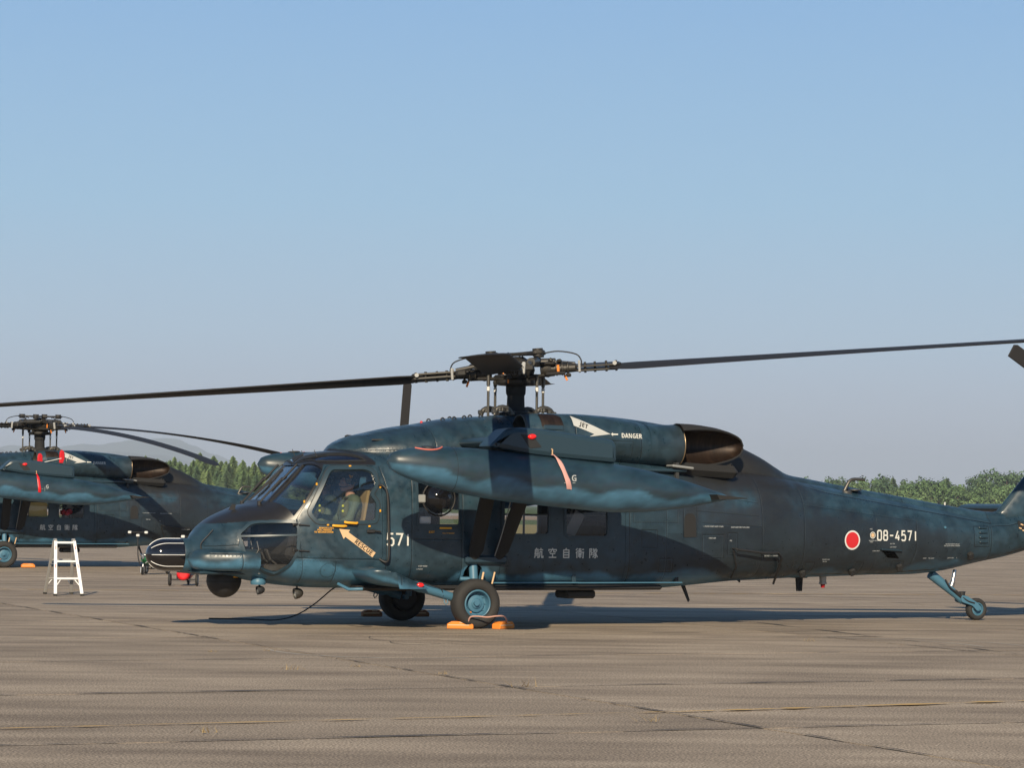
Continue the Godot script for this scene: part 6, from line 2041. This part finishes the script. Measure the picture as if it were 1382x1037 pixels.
func make_cart(up: float, label: String, at: Vector3, turn: float, bottle: Material, cap: Material) -> void:
	var t := thing("fire_extinguisher_cart", label, "cart", at, turn, "wheeled fire extinguishers")
	var fr := Buf.new()
	tube(fr, [Vector3(-.25, .125, -.35), Vector3(.25, .125, -.35)], .014, 8)
	for s in [-1, 1]:
		tube(fr, [Vector3(s * .12, .125, -.35), Vector3(s * .13, .22, -.3), Vector3(s * .13, .22, .35), Vector3(0, .20, .52)], .016, 8)
	tube(fr, [Vector3(0, .24, .50), Vector3(0, .12, .52)], .02, 8)
	part("frame", fr, M.black, t)
	for s in [-1, 1]:
		var w := Buf.new()
		var x := Transform3D(Basis(Vector3(0, 0, 1), PI / 2), Vector3(s * .27, .125, -.35))
		tyre(w, x, .125, .055)
		var wm := part("wheel", w, M.rubber, t)
		var r := Buf.new()
		lathe(r, [Vector2(0, -.026), Vector2(.072, -.024), Vector2(.072, .024), Vector2(0, .026)], x, 20)
		part("rim", r, M.alu_dark, wm)
	var cw := Buf.new()
	var cx := Transform3D(Basis(Vector3(0, 0, 1), PI / 2), Vector3(0, .075, .54))
	tyre(cw, cx, .075, .04)
	var cm := part("caster", cw, M.rubber, t)
	var cf := Buf.new()
	for s in [-1, 1]: box(cf, Vector3(s * .032, .12, .53), Vector3(.008, .14, .04), Basis(), .003)
	rod(cf, Vector3(0, .18, .53), Vector3(0, .24, .51), .02)
	rod(cf, Vector3(-.03, .20, .56), Vector3(-.03, .05, .58), .014)
	part("fork", cf, M.metal, cm)
	var bt := Buf.new()
	var pr := [Vector2(0, -.42), Vector2(.07, -.41), Vector2(.115, -.36), Vector2(.125, -.30), Vector2(.125, .28), Vector2(.11, .34), Vector2(.07, .39), Vector2(.04, .41), Vector2(.04, .45), Vector2(0, .45)]
	lathe(bt, pr, Transform3D(Basis(Vector3.RIGHT, PI / 2), Vector3(0, up, .03)), 24, true)
	part("bottle", bt, bottle, t)
	var cp := Buf.new()
	lathe(cp, [Vector2(.132, .0), Vector2(.132, .10), Vector2(.11, .14), Vector2(.08, .15), Vector2(.075, .13), Vector2(0, .13)], Transform3D(Basis(Vector3.RIGHT, -PI / 2), Vector3(0, up, -.30)), 24)
	part("end_cover", cp, cap, t)
	var vl := Buf.new()
	box(vl, Vector3(.0, .42, .50), Vector3(.05, .12, .06), Basis(), .01)
	tube(vl, curve([Vector3(.02, .46, .5), Vector3(.12, .42, .48), Vector3(.14, .34, .44), Vector3(.05, .27, .50)], 4), .016, 8)
	rod(vl, Vector3(-.02, .40, .52), Vector3(-.06, .48, .56), .022)
	part("valve", vl, M.metal, t)
	var hd := Buf.new()
	tube(hd, curve([Vector3(0, .16, .55), Vector3(-.02, .26, .66), Vector3(-.05, .42, .70), Vector3(-.06, .70, .70), Vector3(-.06, .93, .70)], 4), .013, 8)
	tube(hd, [Vector3(-.26, .97, .70), Vector3(.14, .97, .70)], .011, 8)
	tube(hd, [Vector3(-.06, .92, .70), Vector3(-.06, .97, .70)], .013, 8)
	var hm := part("tow_handle", hd, M.black, t)
	for q in [Vector3(-.26, .97, .70), Vector3(.14, .97, .70), Vector3(-.06, .90, .70)]:
		var g := Buf.new()
		box(g, q, Vector3(.075, .055, .055), Basis(), .01)
		part("white_grip", g, M.white, hm)

func make_chocks() -> void:
	for q in [["orange wooden wheel chock before the near main wheel, the longer one in view", Vector3(-.66, 0, -38.70), -.10, .36, M.orange], ["orange wooden wheel chock behind the near main wheel, rope at its top", Vector3(-.085, 0, -38.80), .95, .34, M.orange], ["chock in the shade before the far main wheel", Vector3(-2.05, 0, -42.6), .3, .30, M.shaded_orange], ["chock in the shade behind the far main wheel", Vector3(-1.38, 0, -42.8), .3, .34, M.shaded_orange], ["orange chock against the near wheel of the parked helicopter", Vector3(-12.02, 0, -71.45), .3, .34, M.orange]]:
		var t := thing("wheel_chock", q[0], "chock", q[1], q[2], "wheel chocks")
		var b := Buf.new()
		var l: float = q[3]
		slab(b, rounded([Vector2(-l / 2, 0), Vector2(l / 2, 0), Vector2(l / 2, .055), Vector2(l / 2 - .05, .10), Vector2(-l / 2 + .06, .10), Vector2(-l / 2, .065)], .012), -.07, .07, .012)
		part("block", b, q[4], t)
		var w := Buf.new()
		box(w, Vector3(-.02, .052, .0715), Vector3(l * .8, .014, .004), Basis(), .001)
		box(w, Vector3(.03, .085, .062), Vector3(.08, .012, .02), Basis(Vector3.RIGHT, .2), .002)
		part("worn_edge", w, M.tan, t)
		var st := Buf.new()
		rod(st, Vector3(l * .22, .06, .05), Vector3(l * .22, .10, .05), .010)
		part("staple", st, M.steel, t)
	var rp := Buf.new()
	tube(rp, curve([Vector3(-.56, .08, -38.62), Vector3(-.53, .16, -38.58), Vector3(-.44, .175, -38.56), Vector3(-.30, .165, -38.55), Vector3(-.17, .18, -38.58), Vector3(-.07, .17, -38.66), Vector3(-.03, .09, -38.74)], 6), .011, 8)
	var r := part("chock_rope", rp, M.rope, self)
	tag(r, "pinkish rope looped between the two orange chocks of the near wheel", "rope")
	var cb := Buf.new()
	tube(cb, curve([Vector3(-2.42, .51, -39.9), Vector3(-2.50, .46, -39.95), Vector3(-2.74, .26, -40.2), Vector3(-3.0, .10, -40.4), Vector3(-3.3, .018, -40.6), Vector3(-3.75, .012, -40.9), Vector3(-4.3, .012, -41.0)], 6), .010, 8)
	var c := part("grounding_cable", cb, M.black, self)
	tag(c, "thin black grounding cable hanging from the belly to the ground", "cable")

func make_streamers(f: Node3D, g: Node3D) -> void:
	for q in [[f, M.pink, "faded pink warning streamer hanging on the tank of the front helicopter", .04], [g, M.red_paint, "bright red warning streamer lying on the tank of the parked helicopter", .0]]:
		var h: Node3D = q[0]
		var t := thing("warning_streamer", q[2], "streamer", Vector3.ZERO, 0, "warning streamers on fuel tanks")
		t.transform = h.transform
		var P := []
		for i in 12:
			var u := i / 11.0
			var x := .51 + u * .17 * (1.0 if h == f else .25)
			var a := lerpf(1.15, -.42, u)
			var r := .345 + .012 * sin(u * 9.0)
			var w := .025 + .012 * u - .014 * exp(-pow((u - .12) / .08, 2))
			var rw := PackedVector3Array()
			for k in 3:
				rw.append(Vector3(x + (k - 1) * w, 2.03 + sin(a) * r + .006 * sin(u * 14 + k), 2.60 + cos(a) * r + .012 * (k % 2)))
			P.append(rw)
		var b := Buf.new()
		grid(b, P, false)
		part("ribbon", b, q[1], t)
		var pn := Buf.new()
		tube(pn, [Vector3(.51, 2.345, 2.745), Vector3(.505, 2.41, 2.76), Vector3(.49, 2.42, 2.76)], .010, 6)
		part("pin", pn, M.tan, t)
	# red plugs in the engine inlet of the parked machine, white cord between them
	var k := 0
	for q in [["red engine inlet plug of the parked helicopter, nearer its nose, with a white tag", Vector3(.97, 2.71, 1.02)], ["red plug on the intake screen of the parked helicopter, nearer its tail", Vector3(1.52, 2.80, 1.06)]]:
		var t := thing("inlet_plug", q[0], "plug", Vector3.ZERO, 0, "engine plugs of the parked helicopter")
		t.transform = g.transform
		var b := Buf.new()
		slab(b, rounded([Vector2(-.075, -.16), Vector2(.075, -.16), Vector2(.06, .12), Vector2(.02, .17), Vector2(-.03, .17), Vector2(-.06, .10)], .03), -.03, .03, .015, Transform3D(Basis(Vector3.UP, .3), q[1]))
		part("pad", b, M.red_paint, t)
		if k == 0:
			var w := Buf.new()
			box(w, (q[1] as Vector3) + Vector3(.02, -.09, .05), Vector3(.04, .09, .02), Basis(Vector3(0, 0, 1), .3), .004)
			part("white_tag", w, M.white, t)
		k += 1
	var cd := Buf.new()
	tube(cd, [Vector3(.98, 2.64, 1.075), Vector3(1.25, 2.70, 1.09), Vector3(1.50, 2.76, 1.10)], .010, 6)
	var cm := part("plug_cord", cd, M.white, self)
	cm.transform = g.transform
	tag(cm, "white cord joining the two red engine plugs", "cord")
	var pl := Buf.new()
	box(pl, Vector3(.92, 1.47, 1.125), Vector3(.46, .36, .01), Basis(), .004)
	var pm := part("yellow_screen", pl, mat(lin(.52, .42, .16), .8), self)
	pm.transform = g.transform
	tag(pm, "dull yellow sheet inside the cabin door window of the parked helicopter", "sunshade")
	var rd := Buf.new()
	for q in [Vector3(1.62, 1.40, .9), Vector3(1.78, 1.42, .85), Vector3(1.70, 1.38, .95)]: lathe(rd, [Vector2(0, -.07), Vector2(.08, -.04), Vector2(.09, .03), Vector2(0, .08)], Transform3D(Basis(Vector3.RIGHT, .4), q), 14, true)
	var rm := part("red_bags", rd, M.red_paint, self)
	rm.transform = g.transform
	tag(rm, "red stowed gear seen in the aft cabin window of the parked helicopter", "bag")

func make_posts() -> void:
	for q in [["white marker post at the wood's edge above the tail boom", Vector3(97.0, 0, -640.0)], ["white marker post at the wood's edge by the tail fin", Vector3(110.5, 0, -645.0)]]:
		var t := thing("marker_post", q[0], "post", q[1], 0, "white posts at the wood")
		var b := Buf.new()
		rod(b, Vector3.ZERO, Vector3(0, 3.1, 0), .22, .20, 8)
		part("pole", b, M.white, t)
		var c := Buf.new()
		rod(c, Vector3(0, 3.1, 0), Vector3(0, 3.3, 0), .26, .24, 8)
		part("cap", c, M.white, t)

# ---------------------------------------------------------------- crew
# body: a smooth union of tapered capsules meshed as surface nets. Capsule: [a, b, ra, rb, colour]
func blob(out: Buf, caps: Array, cell: float, k: float, x: Transform3D) -> void:
	var lo := Vector3(1e9, 1e9, 1e9)
	var hi := -lo
	for c in caps:
		for e in [0, 1]:
			var r := Vector3.ONE * (maxf(c[2], c[3]) + cell * 2 + k)
			lo = lo.min(c[e] - r); hi = hi.max(c[e] + r)
	var nx := int((hi.x - lo.x) / cell) + 2
	var ny := int((hi.y - lo.y) / cell) + 2
	var nz := int((hi.z - lo.z) / cell) + 2
	var F := PackedFloat32Array()
	F.resize(nx * ny * nz)
	F.fill(1.0)
	var own := PackedInt32Array()
	own.resize(nx * ny * nz)
	var near := PackedFloat32Array()
	near.resize(nx * ny * nz)
	near.fill(9.0)
	for ci in caps.size():
		var c: Array = caps[ci]
		var a: Vector3 = c[0]
		var d: Vector3 = c[1] - c[0]
		var l2 := maxf(d.length_squared(), 1e-9)
		var ra: float = c[2]
		var rb: float = c[3]
		var m := Vector3.ONE * (maxf(ra, rb) + k + cell * 2)
		var p0 := ((a.min(c[1]) - m - lo) / cell).floor()
		var p1 := ((a.max(c[1]) + m - lo) / cell).ceil()
		for iz in range(maxi(0, int(p0.z)), mini(nz, int(p1.z) + 1)):
			for iy in range(maxi(0, int(p0.y)), mini(ny, int(p1.y) + 1)):
				for ix in range(maxi(0, int(p0.x)), mini(nx, int(p1.x) + 1)):
					var p := lo + Vector3(ix, iy, iz) * cell
					var t := clampf((p - a).dot(d) / l2, 0, 1)
					var q := p.distance_to(a + d * t) - lerpf(ra, rb, t)
					var id := (iz * ny + iy) * nx + ix
					var f := F[id]
					var h := maxf(k - absf(f - q), 0.0) / k
					F[id] = minf(f, q) - h * h * k * .25
					if q < near[id]:
						near[id] = q; own[id] = ci
	var vid := {}
	var V := PackedVector3Array()
	var CC := PackedColorArray()
	var off := [0, 1, nx, nx + 1, nx * ny, nx * ny + 1, nx * ny + nx, nx * ny + nx + 1]
	var ed := [[0,1],[2,3],[4,5],[6,7],[0,2],[1,3],[4,6],[5,7],[0,4],[1,5],[2,6],[3,7]]
	for iz in nz - 1:
		for iy in ny - 1:
			for ix in nx - 1:
				var id := (iz * ny + iy) * nx + ix
				var s := F[id] < 0
				if (F[id + 1] < 0) == s and (F[id + nx] < 0) == s and (F[id + nx + 1] < 0) == s and (F[id + nx * ny] < 0) == s and (F[id + nx * ny + 1] < 0) == s and (F[id + nx * ny + nx] < 0) == s and (F[id + nx * ny + nx + 1] < 0) == s: continue
				var sum := Vector3.ZERO
				var n := 0
				for e in ed:
					var f0 := F[id + off[e[0]]]
					var f1 := F[id + off[e[1]]]
					if (f0 < 0) != (f1 < 0):
						var c0 := Vector3(e[0] & 1, (e[0] >> 1) & 1, e[0] >> 2)
						var c1 := Vector3(e[1] & 1, (e[1] >> 1) & 1, e[1] >> 2)
						sum += c0.lerp(c1, f0 / (f0 - f1)); n += 1
				vid[id] = V.size()
				V.append(lo + (Vector3(ix, iy, iz) + sum / n) * cell)
				CC.append(caps[own[id]][4])
	var T := PackedInt32Array()
	var N := PackedVector3Array()
	N.resize(V.size())
	for id in vid:
		for ax in 3:
			var st: int = [1, nx, nx * ny][ax]
			var u: int = [nx, nx * ny, 1][ax]
			var w: int = [nx * ny, 1, nx][ax]
			if id + st >= F.size() or (F[id] < 0) == (F[id + st] < 0): continue
			if not (vid.has(id - u) and vid.has(id - w) and vid.has(id - u - w)): continue
			var q := [vid[id], vid[id - u], vid[id - u - w], vid[id - w]]
			if F[id] < 0: q.reverse()
			for tr in [[0, 1, 2], [0, 2, 3]]:
				var fn := (V[q[tr[2]]] - V[q[tr[0]]]).cross(V[q[tr[1]]] - V[q[tr[0]]])
				for j in tr:
					T.append(q[j]); N[q[j]] += fn
	# outward vote
	var mid := Vector3.ZERO
	for p in V: mid += p / V.size()
	var vote := 0.0
	for i in V.size(): vote += N[i].dot(V[i] - mid)
	var sg := 1.0 if vote > 0 else -1.0
	for i in V.size():
		V[i] = x * V[i]
		N[i] = (x.basis * (N[i] * sg)).normalized()
	for i in range(0, T.size(), 3):
		out.tri(V[T[i]], V[T[i + 1]], V[T[i + 2]], N[T[i]], N[T[i + 1]], N[T[i + 2]], CC[T[i]], CC[T[i + 1]], CC[T[i + 2]])

func hand(out: Buf, x: Transform3D, col: Color) -> void:
	# palm along -x from the wrist, thumb side +y, fingers curled towards -z
	var c := [[Vector3(0, 0, 0), Vector3(-.05, .0, 0), .024, .026, col], [Vector3(-.03, .018, 0), Vector3(-.085, .024, 0), .016, .014, col], [Vector3(-.03, -.018, 0), Vector3(-.08, -.024, 0), .016, .013, col]]
	for k in 4:
		var y := .028 - .0185 * k
		var l: float = [.040, .045, .041, .032][k]
		var p := Vector3(-.085, y, 0)
		var q := p + Vector3(-l * .9, 0, -l * .35)
		var r := q + Vector3(-l * .25, 0, -l * .75)
		var s := r + Vector3(l * .35, 0, -l * .5)
		c.append_array([[p, q, .0095, .009, col], [q, r, .009, .0085, col], [r, s, .0085, .0075, col]])
	c.append_array([[Vector3(-.02, .024, -.006), Vector3(-.05, .052, -.02), .013, .011, col], [Vector3(-.05, .052, -.02), Vector3(-.078, .056, -.036), .0105, .0085, col]])
	blob(out, c, .004, .006, x)

func pilot(label: String, at: Vector3, raised: bool) -> void:
	var t := thing("person", label, "person", Vector3.ZERO, 0, "aircrew in the front helicopter")
	t.transform = get_node("rescue_helicopter").transform * Transform3D(Basis(), at)
	var suit := Color(.085, .115, .075)
	var vest := Color(.075, .085, .032)
	var skin_ := Color(.42, .24, .17)
	var c := [
		[Vector3(.05, .06, -.09), Vector3(.05, .06, .09), .125, .125, suit], [Vector3(.05, .1, 0), Vector3(.10, .38, 0), .135, .15, suit],
		[Vector3(.09, .30, -.08), Vector3(.10, .42, -.09), .115, .10, vest], [Vector3(.09, .30, .08), Vector3(.10, .42, .09), .115, .10, vest], [Vector3(.10, .47, -.13), Vector3(.10, .47, .13), .085, .085, suit],
		[Vector3(-.02, .30, -.07), Vector3(.0, .42, -.06), .06, .05, vest], [Vector3(-.02, .30, .07), Vector3(.0, .42, .06), .06, .05, vest],
		[Vector3(.10, .50, 0), Vector3(.07, .60, 0), .062, .056, skin_],
	]
	for s in [-1, 1]:
		c.append_array([[Vector3(0, .07, s * .10), Vector3(-.42, .12, s * .13), .095, .068, suit], [Vector3(-.42, .12, s * .13), Vector3(-.60, -.26, s * .12), .066, .046, suit], [Vector3(-.60, -.28, s * .12), Vector3(-.76, -.31, s * .12), .048, .038, Color(.02, .018, .016)]])
	var el := Vector3(.16, .47, .33) if raised else Vector3(-.02, .22, .25)
	var wr := Vector3(.12, .70, .26) if raised else Vector3(-.25, .12, .27)
	var cuff := wr.lerp(el, .3)
	c.append_array([[Vector3(.10, .45, .18), el, .062, .050, suit], [el, cuff, .050, .040, suit], [cuff, wr, .034, .028, skin_]])
	var el2 := Vector3(-.02, .21, -.25)
	var wr2 := Vector3(-.28, .26, -.10)
	c.append_array([[Vector3(.10, .45, -.18), el2, .062, .050, suit], [el2, wr2, .050, .034, suit]])
	var b := Buf.new()
	b.colored = true
	blob(b, c, .014, .045, Transform3D())
	var y1 := (wr - el).normalized()
	var z1 := y1.cross(Vector3(0, 0, 1)).normalized() if absf(y1.z) < .9 else y1.cross(Vector3.UP).normalized()
	hand(b, Transform3D(Basis(-y1, (z1.cross(y1)).normalized(), z1), wr), Color(.42, .24, .17))
	hand(b, Transform3D(Basis(Vector3.UP, .3), wr2), Color(.03, .035, .025))
	# face: brow, cheeks, nose, lips, chin, ears under the shell
	var fc := [[Vector3(.05, .69, 0), Vector3(.05, .76, 0), .085, .088, skin_], [Vector3(.0, .655, 0), Vector3(-.02, .67, 0), .052, .050, skin_], [Vector3(-.03, .625, -.012), Vector3(-.03, .625, .012), .022, .022, skin_],
		[Vector3(-.045, .735, 0), Vector3(-.068, .695, 0), .011, .016, skin_], [Vector3(-.06, .688, -.012), Vector3(-.06, .688, .012), .010, .010, skin_], [Vector3(-.045, .665, -.018), Vector3(-.045, .665, .018), .010, .010, Color(.36, .15, .12)], [Vector3(-.042, .655, -.014), Vector3(-.042, .655, .014), .010, .010, Color(.36, .15, .12)],
		[Vector3(-.035, .745, -.05), Vector3(-.045, .748, -.015), .014, .014, skin_], [Vector3(-.035, .745, .05), Vector3(-.045, .748, .015), .014, .014, skin_],
		[Vector3(-.037, .725, -.034), Vector3(-.037, .725, -.034), .014, .014, Color(.25, .22, .2)], [Vector3(-.037, .725, .034), Vector3(-.037, .725, .034), .014, .014, Color(.25, .22, .2)],
		[Vector3(.05, .70, -.09), Vector3(.05, .735, -.09), .018, .018, skin_], [Vector3(.05, .70, .09), Vector3(.05, .735, .09), .018, .018, skin_]]
	blob(b, fc, .005, .018, Transform3D())
	var pb := part("body", b, M.body, t)
	var hm := Buf.new()
	var R := []
	for i in 15:
		var a := lerpf(-.55, PI / 2, i / 14.0)
		var rw := PackedVector3Array()
		for j in 30:
			var ph := TAU * j / 30
			var low := -.55 if cos(ph) > -.45 else lerpf(-.55, .22, smoothstep(-.45, -.75, cos(ph)))
			var aa := maxf(a, low)
			rw.append(Vector3(.055 + cos(ph) * cos(aa) * .140, .765 + sin(aa) * .138, sin(ph) * cos(aa) * .130))
		R.append(rw)
	grid(hm, R)
	var hh := part("helmet", hm, M.gloss, t, "dark grey flying helmet")
	var vz := Buf.new()
	var VR := []
	for i in 6:
		var a := lerpf(.15, .62, i / 5.0)
		var rw := PackedVector3Array()
		for j in 16:
			var ph := PI + lerpf(-1.1, 1.1, j / 15.0)
			rw.append(Vector3(.055 + cos(ph) * cos(a) * .148, .765 + sin(a) * .146, sin(ph) * cos(a) * .138))
		VR.append(rw)
	grid(vz, VR, false)
	part("visor", vz, M.gloss, hh)
	var mk := Buf.new()
	box(mk, Vector3(.03, .80, .135), Vector3(.02, .05, .012), Basis(Vector3(0, 0, 1), .5) , .002)
	box(mk, Vector3(.055, .80, .135), Vector3(.02, .03, .012), Basis(Vector3(0, 0, 1), -.6), .002)
	part("yellow_mark", mk, M.yellow, hh)
	var mic := Buf.new()
	tube(mic, [Vector3(.04, .68, .12), Vector3(-.04, .655, .085), Vector3(-.075, .66, .03)], .006, 6)
	rod(mic, Vector3(-.075, .66, .045), Vector3(-.08, .66, .015), .012)
	part("microphone", mic, M.black, hh)
	var hs := Buf.new()
	for s in [-1, 1]: tube(hs, [Vector3(.12, .52, s * .10), Vector3(-.02, .50, s * .09), Vector3(-.045, .30, s * .05), Vector3(-.06, .14, s * .02)], .018, 6)
	part("harness", hs, M.matt, t)
	var tg := Buf.new()
	for q in [Vector3(-.065, .40, .12), Vector3(-.065, .33, .12)]: box(tg, q, Vector3(.03, .035, .03), Basis(), .008)
	part("yellow_fitting", tg, mat(lin(.6, .62, .05), .5), t)

# ---------------------------------------------------------------- the scene
func _ready() -> void:
	setup()
	materials()
	make_ground()
	make_mountains()
	make_forest()
	lofts()
	var front := make_helicopter("rescue_helicopter", "dark blue-grey rescue helicopter nearest the camera, rotor overhead, tail number on its boom", Vector3(-1.03, 0, -40.0), deg_to_rad(23.7))
	var back: Node3D = front.duplicate()
	back.name = numbered("rescue_helicopter")
	add_child(back, true)
	back.transform = Transform3D(Basis(Vector3.UP, deg_to_rad(21.9)), Vector3(-13.15, -.02, -72.65))
	back.set_meta("label", "parked blue-grey rescue helicopter behind, with red covers and drooping blades")
	var tilt := Basis(Vector3(0, 0, 1), .073) * Basis(Vector3(1, 0, 0), -.012)
	make_rotor(front, Transform3D(tilt * Basis(Vector3.UP, deg_to_rad(-23.7 - 1.7)), Vector3(1.185, 3.57, 0)), -.02, .0, 12.0)
	make_rotor(back, Transform3D(Basis(Vector3(1, 0, 0), .035) * Basis(Vector3.UP, deg_to_rad(-21.9 + 41.0)), Vector3(1.185, 3.60, 0)), .0, .80, 5.0)
	back.get_node("tail_rotor").rotation.z = deg_to_rad(-4.0)
	pilot("pilot in olive flight suit and dark helmet behind the near cockpit door window", Vector3(-1.55, 1.24, .46), false)
	pilot("second pilot in dark helmet, in the far seat beyond the windscreen", Vector3(-1.55, 1.24, -.46), false)
	make_streamers(front, back)
	make_chocks()
	make_ladder()
	make_cart(.24, "wheeled extinguisher cart with a red end cover, beyond the nose dome", Vector3(-6.50, 0, -57.4), PI, M.red_paint, M.red_paint)
	make_cart(.36, "wheeled extinguisher cart with a green bottle, farther off by the parked helicopter", Vector3(-8.25, 0, -65.9), -.25, M.green, M.black)
	make_posts()
	make_weeds()
